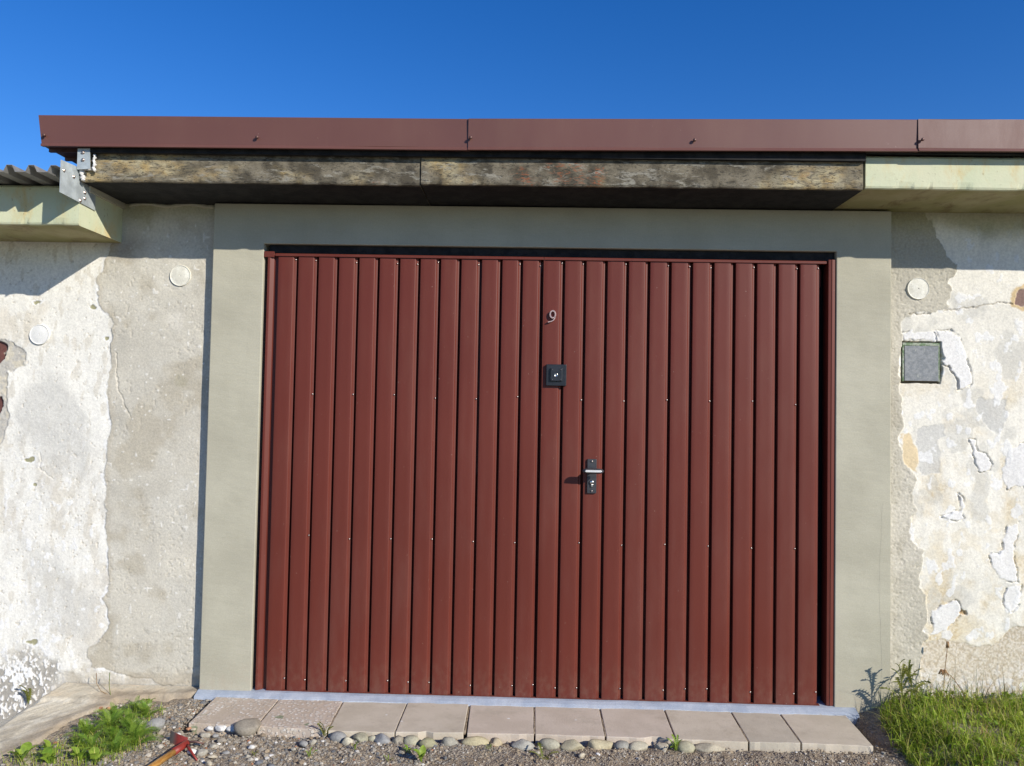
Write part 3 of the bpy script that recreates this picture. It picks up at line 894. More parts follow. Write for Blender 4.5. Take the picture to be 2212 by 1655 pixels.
# ------------------------------------------------------------------ gate
GY = 0.004           # front plane of the cladding
def gate():
    # fixed frame: header and two posts
    fr = MB().box(0.06, 2.466, 0.085, 0.118, 1.80, 1.880).build('header_rail', MT['gate'], mid_g, False, 0.002)
    part(fr)
    part(MB().box(0.0195, 2.498, 0.022, 0.052, 1.8995, 1.9402).build('lintel_shade_strip', MT['tar'], mid_g))  # black strip added to deepen the shade between lintel and gate
    # left post, folded profile (x, y)
    pr = [(0.018, 0.003), (0.0275, 0.003), (0.0285, 0.0045), (0.044, 0.014), (0.0455, 0.022), (0.060, 0.022), (0.060, 0.07), (0.018, 0.07)]
    m = MB().prism([(x, y, -0.003) for x, y in pr], [(x, y, 1.906) for x, y in pr])
    part(m.build('gate_post', MT['gate'], mid_g, False, 0.001))
    m = MB().box(0.0015, 0.047, 0.0005, 0.0035, 1.882, 1.907)
    part(m.build('corner_plate', MT['gate'], mid_g, False, 0.0006))
    pr = [(2.468, 0.006), (2.480, 0.004), (2.4815, 0.002), (2.4835, 0.002), (2.485, 0.004), (2.4975, 0.006), (2.4975, 0.07), (2.468, 0.07)]
    m = MB().prism([(x, y, -0.003) for x, y in pr], [(x, y, 1.906) for x, y in pr])
    part(m.build('gate_post', MT['gate'], mid_g, False, 0.0006))
    part(MB().box(0.0, 2.5, 0.12, 0.14, -0.05, OZ1 + 0.02).build('dark_backing', MT['dark_hole'], mid_g))  # black board added behind the gate so its gaps go dark
    # one rib of the cladding: flat pan, then a groove; its added deep slit blackens the groove shadow
    def rib_mesh(name, pitch, zb, zt):
        d = 0.009
        w = 0.0228                      # groove width at the face
        q = pitch - w
        prof = [(0.0, 0.030), (0.0, 0.0020), (0.0005, 0.0005), (0.0018, 0.0), (0.02, 0.0), (q - 0.02, 0.0), (q - 0.0030, 0.0), (q - 0.0012, 0.0004), (q + 0.0008, 0.0013), (q + 0.0020, 0.0024),
                (q + 0.0046, d - 0.0010), (q + 0.0054, d - 0.0002), (q + 0.0062, d), (q + 0.0114, d), (q + 0.0119, d + 0.0008), (q + 0.0120, 0.030), (pitch - 0.0003, 0.030)]
        nz = 12
        zs = np.linspace(zb, zt, nz)
        V = np.array([(x_, y_, z_) for z_ in zs for x_, y_ in prof])
        n = len(prof)
        return mesh_np(name, V, np.array([(k * n + i, k * n + i + 1, (k + 1) * n + i + 1, (k + 1) * n + i) for k in range(nz - 1) for i in range(n - 1)]), MT['gate'], True)
    scr = MB().lathe_y((0, 0, 0), [(0.0042, 0.0), (0.0042, -0.0015), (0.0034, -0.0038), (0.0012, -0.0045)], 8).mesh('screw', MT['screw'], True)
    leaves = []
    for x0, x1, nm in ((0.0645, 1.2325, 'left'), (1.2345, 2.4385, 'right')):
        leaf = MB()
        leaf.box(x0 + 0.001, x1 - 0.001, GY + 0.0305, 0.062, 0.0, 1.884)
        lo = part(leaf.build('gate_leaf', MT['gate'], mid_g))
        lo['label'] = 'left gate leaf of maroon ribbed sheet' if nm == 'left' else 'right gate leaf with number, lock plate and handle'
        leaves.append(lo)
        n = 13
        pitch = (x1 - x0) / n
        me = rib_mesh('cladding_panel', pitch, 0.0, 1.8885)
        for i in range(n):
            p = link('cladding_panel', me, lo)
            p.location = (x0 + i * pitch, GY + (random.random() - 0.5) * 0.0006, 0)
            p.rotation_euler = ((random.random() - 0.5) * 0.0012, 0, (random.random() - 0.5) * 0.010)
            gx = x0 + (i + 1) * pitch - 0.0141
            rows = (0.045, 0.66, 1.28, 1.868) if i % 2 == 1 else ((0.045, 1.868) if i % 3 == 0 else (0.66,) if i == 12 else ())
            for r in rows:
                s = link('screw', scr, lo)
                s.location = (gx + (random.random() - 0.5) * 0.002, GY + 0.0088, r + (random.random() - 0.5) * 0.014)
        # folded top rail, bottom edge
        rp = [(GY - 0.006, 1.8865), (GY - 0.006, 1.896), (GY - 0.003, 1.899), (GY + 0.02, 1.899), (GY + 0.02, 1.8865)]
        m = MB().prism([(x0 - (0.012 if nm == 'left' else 0), y, z) for y, z in rp], [(x1 + (0.018 if nm == 'right' else 0), y, z) for y, z in rp])
        m.build('top_rail', MT['gate'], lo, False, 0.0008)
        m = MB().box(x0, x1, GY - 0.001, GY + 0.02, -0.0035, -0.0002)
        m.build('bottom_edge', MT['gate'], lo)
    L, R = leaves
    part_first = MB().box(0.0625, 0.0642, GY + 0.010, GY + 0.03, 0.0, 1.886)
    part_first.build('edge_strip', MT['gate'], L)
    # meeting edge flange
    MB().box(1.2335, 1.2355, GY - 0.004, GY + 0.03, 0.001, 1.886).build('meeting_strip', MT['gate'], R, False, 0.0005)
    # lock plate, two tiers, four screws, keyhole
    y = GY
    lp = MB().box(1.252, 1.3395, y - 0.0145, y - 0.0002, 1.337, 1.430).build('lock_plate', MT['black'], R, False, 0.002)
    MB().box(1.270, 1.3215, y - 0.0235, y - 0.0147, 1.357, 1.413).build('lock_boss', MT['black'], R, False, 0.002)
    lock_s = MB().lathe_y((0, 0, 0), [(0.0032, 0.0), (0.0032, -0.001), (0.0018, -0.002)], 8).mesh('lock_screw', MT['charcoal'], True)
    for sx in (1.2775, 1.3145):
        for sz in (1.3635, 1.4065):
            s = link('lock_screw', lock_s, R)
            s.location = (sx, y - 0.0236, sz)
    MB().lathe_y((1.2945, y - 0.0236, 1.3835), [(0.0085, 0.0), (0.0085, -0.0015), (0.0065, -0.0025), (0.006, -0.0005), (0.0015, -0.0005)], 20).build('lock_cylinder', MT['chrome'], R, True)
    # lever handle with long plate
    pl = [(1.4385, 1.0235), (1.4745, 1.0235), (1.4765, 1.0215), (1.4765, 0.878), (1.4745, 0.876), (1.4385, 0.876), (1.4365, 0.878), (1.4365, 1.0215)]
    MB().prism([(x, y - 0.0095, z) for x, z in pl], [(x, y - 0.0002, z) for x, z in pl]).build('handle_plate', MT['charcoal'], R, False, 0.0015)
    MB().lathe_y((1.4565, y - 0.0097, 0.976), [(0.010, 0.0), (0.010, -0.03), (0.0085, -0.048)], 16).build('handle_stem', MT['charcoal'], R, True)
    hm = MB()
    pts = []
    rad = []
    for i in range(13):
        t = i / 12
        pts.append((1.4105 + 0.093 * t, y - 0.060 - 0.004 * math.sin(math.pi * t), 0.976))
        rad.append(0.0125 * (max(0.0, 1 - (2 * t - 1) ** 4)) ** 0.5 + 0.002)
    hm.tube(pts, rad, 12, 0, 0.80)
    hm.build('lever', MT['charcoal'], R, True)
    st = [(1.421, 0.976), (1.427, 0.9812), (1.488, 0.9812), (1.494, 0.976), (1.488, 0.9718), (1.427, 0.9718)]
    MB().prism([(x, y - 0.0785, z) for x, z in st], [(x, y - 0.065, z) for x, z in st]).build('lever_inlay', MT['inlay'], R, False, 0.0012)
    MB().lathe_y((1.4565, y - 0.0097, 0.924), [(0.0088, 0.0), (0.0088, -0.006), (0.007, -0.0075), (0.0015, -0.0075)], 18).build('key_cylinder', MT['chrome'], R, True)
    MB().box(1.4525, 1.4605, y - 0.0160, y - 0.0097, 0.904, 0.9170).build('key_cylinder', MT['chrome'], R, False, 0.002)
    for z in (1.014, 0.886):
        s = link('plate_screw', scr, R)
        s.location = (1.4565, y - 0.0096, z)
    # the number 9: bent coppery strip set on edge
    path = []
    for i in range(26):
        a = math.radians(-35 + 360 * i / 25 * 1.0)
        path.append((1.2765 + 0.0115 * math.cos(a), 1.6475 + 0.0155 * math.sin(a)))
    tail = [(1.2875, 1.638), (1.2845, 1.629), (1.2785, 1.6215), (1.270, 1.6165), (1.2555, 1.6135)]
    def strip(pts, t=0.0028, d=0.013):
        v = []
        for i, (px, pz) in enumerate(pts):
            q0 = pts[max(i - 1, 0)]
            q1 = pts[min(i + 1, len(pts) - 1)]
            tx, tz = q1[0] - q0[0], q1[1] - q0[1]
            l = math.hypot(tx, tz) or 1
            nx_, nz_ = -tz / l, tx / l
            for s_, yy in ((1, y - d), (-1, y - d), (-1, y - 0.0002), (1, y - 0.0002)):
                v.append((px + nx_ * t * s_, yy, pz + nz_ * t * s_))
        f = [(0, 1, 2, 3), tuple(4 * (len(pts) - 1) + k for k in (3, 2, 1, 0))]
        for i in range(len(pts) - 1):
            for k in range(4):
                k2 = (k + 1) % 4
                f.append((4 * i + k, 4 * i + 4 + k, 4 * i + 4 + k2, 4 * i + k2))
        return v, f
    dm = MB()
    dm.add(*strip(path))
    dm.add(*strip(tail, 0.002))
    dg = dm.build('house_number', MT['copper'], R)
    dg['label'] = 'coppery metal figure 9'
gate()

# ------------------------------------------------------------------ brown metal roof edge
def fascia_piece(x0, x1, z00, z01, dz, yoff, slant0, seed):
    """front plate with a small lip below and the roof sheet folded back at the top"""
    n = max(6, int((x1 - x0) / 0.06))
    xs = np.linspace(x0, x1, n)
    y = -0.340 + yoff
    prof = [(y + 0.012, 0.002), (y - 0.0072, 0.000), (y - 0.0076, 0.0015), (y - 0.0004, 0.0125), (y, 0.014), (y, 0.045), (y, 0.09), (y, 0.126), (y + 0.0015, 0.128), (5.0, 0.16),
            (5.0, 0.157), (y + 0.004, 0.124), (y + 0.003, 0.09), (y + 0.003, 0.014), (y + 0.011, 0.006)]
    m_ = len(prof)
    V = []
    for i, x in enumerate(xs):
        t = (x - x0) / (x1 - x0)
        zb = z00 * (1 - t) + z01 * t
        for j, (yy, zz) in enumerate(prof):
            wob = (float(vnoise(x * 3.1 + seed, j * 0.35, 6)) - 0.5) * 0.004 if 4 <= j <= 7 else 0
            sx = (slant0 * (zz / 0.126) if i == 0 else 0)
            V.append((x + sx, yy + (wob if yy < 0 else 0), zb + zz))
    F = [tuple(range(m_)), tuple((n - 1) * m_ + j for j in range(m_))]
    for i in range(n - 1):
        for j in range(m_):
            k = (j + 1) % m_
            F.append((i * m_ + j, i * m_ + k, (i + 1) * m_ + k, (i + 1) * m_ + j))
    mb = MB()
    mb.add(V, F)
    return part(mb.build('fascia_strip', MT['fascia'], mid_g))

f1 = fascia_piece(-0.791, 0.9255, 2.249, 2.251, 0, 0.0, -0.019, 1)
f2 = fascia_piece(0.921, 2.683, 2.251, 2.265, 0, -0.0045, 0.0, 3)
f3 = fascia_piece(2.678, 4.6, 2.265, 2.277, 0, -0.009, 0.0, 8)
rs = MB().lathe_y((0, 0, 0), [(0.0030, 0.0), (0.0030, -0.009), (0.0065, -0.0095), (0.0065, -0.013), (0.0045, -0.0155), (0.001, -0.016)], 10).mesh('roof_screw', MT['screw_dark'], True)
for f, x, z, y in ((f1, -0.778, 2.292, -0.340), (f1, 0.081, 2.293, -0.340), (f2, 0.931, 2.299, -0.3445), (f2, 1.81, 2.299, -0.3445), (f3, 2.690, 2.309, -0.349)):
    s = link('roof_screw', rs, f)
    s.location = (x, y + 0.001, z)
# soffit sheet under the projecting end, and timber batten behind the strip
part(MB().box(-0.806, -0.664, -0.325, 4.9, 2.262, 2.266).build('soffit_sheet', MT['screw_dark'], mid_g))
for yb in (-0.28, -0.17, -0.06, 0.10):
    part(MB().box(-0.800, -0.664, yb, yb + 0.012, 2.247, 2.2615).build('soffit_rib', MT['screw_dark'], mid_g))
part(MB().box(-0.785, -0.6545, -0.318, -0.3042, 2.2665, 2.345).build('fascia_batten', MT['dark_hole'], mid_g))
part(MB().box(-0.654, 2.488, -0.322, -0.3045, 2.2335, 2.345).build('lip_shade_strip', MT['tar'], mid_g))  # added tar-black strip stands in for the fascia's shadow on the slab
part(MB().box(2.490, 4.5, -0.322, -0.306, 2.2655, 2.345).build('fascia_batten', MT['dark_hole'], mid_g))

# galvanised flashing at the step between the roofs
fp = [(-0.428, 2.169), (-0.307, 2.176), (-0.18, 2.183), (-0.18, 2.032), (-0.213, 2.034), (-0.428, 2.042)]
pm = MB().prism([(-0.6578, y, z) for y, z in fp], [(-0.6558, y, z) for y, z in fp])
plate = part(pm.build('flashing_plate', MT['zinc'], mid_g))
up = [(-0.6535, 2.162), (-0.600, 2.166), (-0.604, 2.2482), (-0.6535, 2.2482)]
bracket = part(MB().prism([(x, -0.3255, z) for x, z in up], [(x, -0.3225, z) for x, z in up]).build('flashing_strap', MT['zinc'], mid_g))
zs = MB().lathe_y((0, 0, 0), [(0.0075, 0.0), (0.0075, -0.001), (0.005, -0.0015), (0.005, -0.005), (0.0015, -0.0055)], 10).mesh('flashing_screw', MT['screw'], True)
for x, z, y in ((-0.631, 2.231, -0.3255), (-0.6295, 2.201, -0.3255)):
    s = link('flashing_screw', zs, bracket)
    s.location = (x, y, z)
for y, z in ((-0.408, 2.133), (-0.342, 2.127), (-0.262, 2.062), (-0.291, 2.045), (-0.262, 2.086)):
    s = link('flashing_screw', zs, plate)
    s.location = (-0.6558, y, z)
    s.rotation_euler = (0, 0, math.pi / 2)
# sealant smeared round the strap
sm = MB()
sm.tube([(-0.594 + 0.004 * math.sin(i), -0.308, 2.228 - 0.0046 * i) for i in range(16)], [0.006 + 0.003 * random.random() for i in range(16)], 7, 0, 0.8)
sm.tube([(-0.650 + 0.006 * random.random() + 0.0007 * i, -0.303, 2.170 - 0.004 * i) for i in range(13)], [0.008 + 0.006 * random.random() for i in range(13)], 7, 0, 0.8)
sm.tube([(-0.648 + 0.004 * i, -0.304, 2.168 + 0.002 * random.random()) for i in range(13)], [0.003 + 0.003 * random.random() for i in range(13)], 6)
part(sm.build('sealant_bead', MT['sealant'], mid_g, True))

# ------------------------------------------------------------------ trapezoid roofing on the lower garage
def corrugated():
    p = 0.0868
    ht = 0.026
    xs = []
    x = -0.847 - 0.053 - p * 32
    prof = []
    while x < -0.60:
        prof += [(x, 0.0), (x + 0.030, 0.0), (x + 0.043, ht), (x + 0.0645, ht), (x + 0.077, 0.0)]
        x += p
    prof = [(a, b) for a, b in prof if a < -0.6605]
    t = 0.0016
    z0 = 2.1135
    ys = [-0.448, -0.2, 0.5, 4.9]
    V = []
    n = len(prof)
    for y in ys:
        V += [(a, y, z0 + b) for a, b in prof]
        V += [(a, y, z0 + b + t) for a, b in prof]
    F = []
    for k in range(len(ys) - 1):
        o, q = k * 2 * n, (k + 1) * 2 * n
        for i in range(n - 1):
            F.append((o + i, o + i + 1, q + i + 1, q + i))
            F.append((o + n + i, q + n + i, q + n + i + 1, o + n + i + 1))
        F.append((o, q, q + n, o + n))
        F.append((o + n - 1, o + 2 * n - 1, q + 2 * n - 1, q + n - 1))
    for o in (0, (len(ys) - 1) * 2 * n):
        for i in range(n - 1):
            F.append((o + i, o + n + i, o + n + i + 1, o + i + 1))
    m = MB()
    m.add(V, F)
    part(m.build('roofing_sheet', MT['roofing'], left_g))
corrugated()

# ------------------------------------------------------------------ fittings on the walls
def round_cover(g, x, z, r, m, lab):
    mb = MB().lathe_y((x, WALL_Y, z), [(r, 0.004), (r, -0.0065), (r * 0.965, -0.0092), (r * 0.91, -0.0076), (r * 0.86, -0.0070), (r * 0.4, -0.0090), (0.003, -0.0096), (0.002, -0.0072), (0.0005, -0.007)], 40)
    o = part(mb.build('round_cover', m, g, False))
    o['label'] = lab
round_cover(left_g, -1.0155, 1.5265, 0.0455, MT['cover_white'], 'white round cover on the flaking wall')
round_cover(mid_g, -0.3875, 1.8005, 0.0475, MT['cover'], 'cream round cover under the roof edge')
round_cover(right_g, 2.871, 1.7925, 0.0485, MT['cover'], 'cream round cover in the grey repair')
# meter box cover let into the plaster
mb = MB()
mb.box(2.806, 2.966, WALL_Y - 0.001, WALL_Y + 0.016, 1.5425, 1.5555)
mb.box(2.806, 2.813, WALL_Y - 0.001, WALL_Y + 0.016, 1.3865, 1.5423)
mb.box(2.9605, 2.966, WALL_Y - 0.001, WALL_Y + 0.016, 1.3865, 1.5423)
bf = part(mb.build('box_frame', MT['box_green'], right_g, False, 0.001))
bc = part(MB().box(2.8135, 2.960, WALL_Y - 0.0035, WALL_Y + 0.013, 1.3885, 1.5415).build('box_cover', MT['box_grey'], right_g, False, 0.002))
bc['label'] = 'square grey metal box cover with green rim'

# ------------------------------------------------------------------ paving slabs
def mat_paver(name, a, b, agg):
    m, nt, bs = new_mat(name)
    p = wpos(nt)
    n1 = noise(nt, p, 7, 5, 0.6)
    col = mixc(nt, ramp(nt, n1, 0.36, 0.64), a, b)
    if agg:
        vo = nd(nt, 'ShaderNodeTexVoronoi', {'Vector': wpos(nt, (1, 1.0, 1.0)), 'Scale': 62.0, 'Randomness': 1.0})
        g = nd(nt, 'ShaderNodeSeparateColor', {0: vo.outputs['Color']})
        st = mixc(nt, g.outputs[0], (0.46, 0.40, 0.32), (0.72, 0.68, 0.61))
        k = nd(nt, 'ShaderNodeMath', {0: ramp(nt, vo.outputs['Distance'], 0.46, 0.36), 1: ramp(nt, noise(nt, p, 5.5, 3), 0.34, 0.52, 0.15, 1.0)}, operation='MULTIPLY').outputs[0]
        col = mixc(nt, k, col, st)
        col = mixc(nt, ramp(nt, noise(nt, p, 11, 4, 0.5), 0.64, 0.68, 0.0, 0.8), col, (0.17, 0.22, 0.12))
        hgt = k
    else:
        vo = nd(nt, 'ShaderNodeTexVoronoi', {'Vector': wpos(nt, (1, 1.0, 0.2)), 'Scale': 13.0})
        g = nd(nt, 'ShaderNodeSeparateColor', {0: vo.outputs['Color']})
        near = ramp(nt, vo.outputs['Distance'], 0.085, 0.06)
        pick = ramp(nt, g.outputs[1], 0.60, 0.64)
        k = nd(nt, 'ShaderNodeMath', {0: near, 1: pick}, operation='MULTIPLY').outputs[0]
        col = mixc(nt, k, col, (0.72, 0.71, 0.68))
        col = mixc(nt, ramp(nt, noise(nt, p, 40, 5, 0.7), 0.56, 0.72, 0, 0.4), col, (0.36, 0.31, 0.24))
        col = mixc(nt, ramp(nt, noise(nt, p, 6, 6, 0.7), 0.52, 0.70, 0, 0.5), col, (0.38, 0.33, 0.25))
        hgt = noise(nt, p, 300, 3)
    # mossy dirt on the vertical edges comes from damp soil below
    setc(nt, bs, col)
    bs.inputs['Roughness'].default_value = 0.88
    a_ = bump(nt, bs, hgt, 0.003 if agg else 0.0006, 0.8)
    bump(nt, bs, noise(nt, p, 120, 4), 0.0012, 0.7, a_)
    return m
PV = {'agg': mat_paver('exposed_aggregate', (0.47, 0.39, 0.30), (0.54, 0.45, 0.36), True),
      'plain': mat_paver('sandy_concrete', (0.50, 0.44, 0.34), (0.57, 0.505, 0.40), False),
      'pink': mat_paver('pinkish_concrete', (0.51, 0.435, 0.345), (0.575, 0.495, 0.40), False),
      'grey': mat_paver('greyer_concrete', (0.45, 0.405, 0.32), (0.515, 0.46, 0.365), False)}
TB = [(-0.137, -0.036), (0.139, -0.04), (0.413, -0.04), (0.687, -0.04), (0.95, -0.04), (1.225, -0.04), (1.501, -0.04), (1.773, -0.04), (2.051, -0.042), (2.255, -0.045), (2.532, -0.045)]
TF = [(-0.133, -0.32), (0.14, -0.325), (0.423, -0.344), (0.686, -0.347), (0.953, -0.333), (1.225, -0.322), (1.499, -0.328), (1.767, -0.337), (2.044, -0.339), (2.246, -0.334), (2.518, -0.344)]
kinds = ['agg', 'agg', 'plain', 'plain', 'pink', 'pink', 'pink', 'plain', 'grey', 'plain']
pave = thing('pavement', None, None, (1.2, -0.19, -0.06))
tag(pave, kind='structure')
rj = random.Random(5)
for i in range(10):
    g0, g1_ = 0.0022 + 0.0015 * rj.random(), 0.0022 + 0.0015 * rj.random()
    if i == 4:
        g0 = 0.005
    b0, b1, f0, f1_ = TB[i], TB[i + 1], TF[i], TF[i + 1]
    top = -0.020 + (rj.random() - 0.5) * 0.004
    ring = [(f0[0] + g0 + (0.006 if i == 4 else 0), f0[1])]
    nfr = 9
    for k in range(1, nfr):
        t = k / nfr
        y = f0[1] * (1 - t) + f1_[1] * t + (rj.random() - 0.5) * 0.005
        if i == 6 and k in (6, 7):
            y += 0.014
        if i == 3 and k == 4:
            y += 0.012
        ring.append((f0[0] * (1 - t) + f1_[0] * t, y))
    ring += [(f1_[0] - g1_, f1_[1]), (b1[0] - g1_, b1[1]), (b0[0] + g0, b0[1])]
    tilt = (rj.random() - 0.5) * 0.004
    def zt(x, y):
        return top + tilt * (x - f0[0]) / 0.28 - 0.002 * (-y - 0.05) / 0.28
    m = MB().prism([(x, y, zt(x, y)) for x, y in ring], [(x, y - 0.001, -0.074) for x, y in ring])
    o = m.build('paving_slab', PV[kinds[i]], pave, False, 0.0025)
    part(o)
    if kinds[i] == 'agg':
        o['label'] = 'slab with exposed pebble surface'

for i in range(1, 10):
    b, f = TB[i], TF[i]
    pts = [(b[0] + (f[0] - b[0]) * t, b[1] + (f[1] - b[1]) * t, -0.030 + 0.004 * (float(vnoise(i * 7.3 + t * 9, 0.5, 2)) - 0.5)) for t in np.linspace(0.02, 0.97, 10)]
    part(MB().tube(pts, [0.005 + 0.002 * rj.random() for _ in pts], 6).build('joint_soil', MT['dirt'], pave, True))

# ------------------------------------------------------------------ sloping concrete apron at the left
def apron():
    X = np.unique(np.round(np.concatenate([[-2.6, -2.2, -1.9, -1.6, -1.45], np.arange(-1.35, -0.10, 0.006)]), 4))
    Y = np.unique(np.round(np.concatenate([np.arange(-0.80, 0.049, 0.006), [0.0495]]), 4))
    gx, gy = np.meshgrid(X, Y, indexing='ij')
    lower = [[-0.20, -0.010], [-0.30, -0.05], [-0.42, -0.075], [-0.53, -0.10], [-0.578, -0.2], [-0.61, -0.267], [-0.631, -0.434], [-0.69, -0.64], [-0.75, -0.95], [-3, -0.95], [-3, 0.3], [-0.20, 0.3]]
    wx = gx + (fbm(gx * 16, gy * 16, 12, 4) - 0.5) * 0.045
    wy = gy + (fbm(gx * 16, gy * 16, 14, 4) - 0.5) * 0.045
    d = sdf(wx, wy, lower)
    z = gz(gx, gy) + 0.012 * sstep(0.004, -0.012, d) - 0.06 * sstep(0.0, 0.012, d)
    # upper lift along the wall foot, ending in a small broken ledge
    led = sstep(-0.135, -0.115, gy + (fbm(gx * 12, gy * 12, 19, 4) - 0.5) * 0.035) * sstep(-0.98, -0.88, gx) * (d < 0)
    z = z + led * 0.011
    u = gx * 0.55 + gy * 0.83
    w = gx * 0.83 - gy * 0.55
    trow = fbm(u * 5, w * 55, 22, 4)
    z = z + (trow - 0.5) * 0.008 * (1 - led * 0.6) + (fbm(gx * 20, gy * 20, 24, 3) - 0.5) * 0.006
    c = np.zeros((gx.size, 3)) + np.array([0.60, 0.54, 0.42])
    x, y = gx.ravel(), gy.ravel()
    c = lerp(c, sstep(0.4, 0.65, trow.ravel()) * (1 - led.ravel()) * 0.7, (0.68, 0.64, 0.54))
    c = lerp(c, sstep(0.48, 0.62, fbm(x * 7, y * 7, 27, 4)) * led.ravel() * 0.7, (0.66, 0.55, 0.39))
    c = lerp(c, sstep(0.58, 0.70, fbm(x * 12, y * 12, 29, 4)) * 0.5, (0.27, 0.235, 0.18))
    dirt = sstep(-0.11, 0.0, d.ravel() + (fbm(x * 10, y * 10, 31, 4) - 0.5) * 0.11)
    c = lerp(c, dirt * 0.75, (0.27, 0.21, 0.145))
    V = np.stack([x, y, z.ravel()], 1)
    o = link('concrete_apron', mesh_np('concrete_apron', V, grid_faces(len(X), len(Y)), mat_tone('worn_concrete', 0.92, 110, 0.16, 0.0012), True, tone=c))
    tag(o, kind='structure')
apron()

# ------------------------------------------------------------------ stones
def ico(sub):
    bm = bmesh.new()
    bmesh.ops.create_icosphere(bm, subdivisions=sub, radius=1.0)
    V = np.array([v.co[:] for v in bm.verts])
    F = np.array([[v.index for v in f.verts] for f in bm.faces])
    bm.free()
    return V, F
ICO1, ICO3 = ico(1), ico(3)
MT['stone'] = mat_tone('river_stone', 0.75, 130, 0.22, 0.0006, 500, 0.35)
MT['grit'] = mat_tone('gravel', 0.9, 300, 0.15, 0.0004, 700)

def rotz(V, a):
    c, s = math.cos(a), math.sin(a)
    return V @ np.array([[c, s, 0], [-s, c, 0], [0, 0, 1]])

def stone(name, x, y, dims, col, rot, lab, cat, group, seed, angular=0.0, sink=0.3, z=None):
    V, F = ICO3
    n = fbm(V[:, 0] * 1.3 + seed * 3.1 + V[:, 2] * 0.7, V[:, 1] * 1.3 + seed * 1.7, seed % 40, 3) - 0.5
    n2 = vnoise(V[:, 0] * 2.2 + seed + V[:, 2], V[:, 1] * 2.2 - V[:, 2] + seed * 2, seed % 37)
    P = V * (1 + n * (0.30 + angular))[:, None]
    if angular > 0:
        rg = np.random.default_rng(seed)
        for _ in range(9):
            d = rg.normal(size=3)
            d /= np.linalg.norm(d)
            lim = 0.62 + 0.2 * rg.random()
            e = P @ d - lim
            P = P - np.outer(np.maximum(e, 0) * 0.9, d)
    P = P * np.array(dims) * 0.5
    P = rotz(P, rot)
    base = np.array(col)
    tone = base[None, :] * (0.86 + 0.3 * n2)[:, None]
    o = link(name, mesh_np(name, P, F, MT['stone'], True, tone=np.clip(tone, 0.01, 0.85)))
    gzv = g1(x, y) if z is None else z
    o.location = (x, y, gzv + dims[2] * (0.5 - sink))
    tag(o, lab, cat, group)
    return o

ROW = [(0.47, -0.352, 120, 'grey', (0.26, 0.26, 0.25)), (0.515, -0.384, 82, 'cream', (0.50, 0.46, 0.34)), (0.556, -0.355, 118, 'olive', (0.36, 0.34, 0.24)),
       (0.603, -0.352, 62, 'pale olive', (0.40, 0.38, 0.28)), (0.643, -0.362, 140, 'bluish grey', (0.29, 0.29, 0.285)), (0.704, -0.374, 104, 'brown grey', (0.29, 0.26, 0.20)),
       (0.757, -0.366, 118, 'pale olive', (0.38, 0.36, 0.26)), (0.823, -0.390, 165, 'dark olive', (0.30, 0.28, 0.17)), (0.902, -0.374, 152, 'angular grey', (0.31, 0.29, 0.235)),
       (0.997, -0.366, 210, 'ochre', (0.43, 0.375, 0.23)), (1.078, -0.366, 110, 'ochre', (0.42, 0.35, 0.23)), (1.179, -0.372, 172, 'grey', (0.32, 0.31, 0.27)),
       (1.278, -0.362, 150, 'olive grey', (0.35, 0.33, 0.25)), (1.371, -0.372, 180, 'cream', (0.44, 0.39, 0.26)), (1.473, -0.352, 200, 'ochre', (0.44, 0.385, 0.25)),
       (1.556, -0.362, 108, 'grey', (0.30, 0.29, 0.25)), (1.620, -0.364, 150, 'cream', (0.42, 0.385, 0.29)), (1.708, -0.358, 120, 'beige', (0.41, 0.365, 0.285)),
       (1.795, -0.354, 130, 'olive', (0.37, 0.345, 0.24)), (1.892, -0.358, 225, 'beige', (0.42, 0.37, 0.27))]
ORD = ['first', 'second', 'third', 'fourth', 'fifth', 'sixth', 'seventh', 'eighth', 'ninth', 'tenth', 'eleventh', 'twelfth', 'thirteenth', 'fourteenth', 'fifteenth',
       'sixteenth', 'seventeenth', 'eighteenth', 'nineteenth', 'twentieth']
rj = random.Random(3)
for i, (x, y, w, cn, col) in enumerate(ROW):
    w *= 0.00047
    stone('river_stone', x, y - 0.012, (w * 1.18, min(w, 0.05) * (0.9 + 0.2 * rj.random()), min(0.046, w * 0.9)), col, rj.uniform(-0.15, 0.15),
          '%s river stone, %s from the left in the row edging the paving slabs' % (cn, ORD[i]), 'stone', 'river stones edging the slabs', 60 + i, 0.30 if 'angular' in cn else 0.07 * (i % 3), 0.36, -0.047)

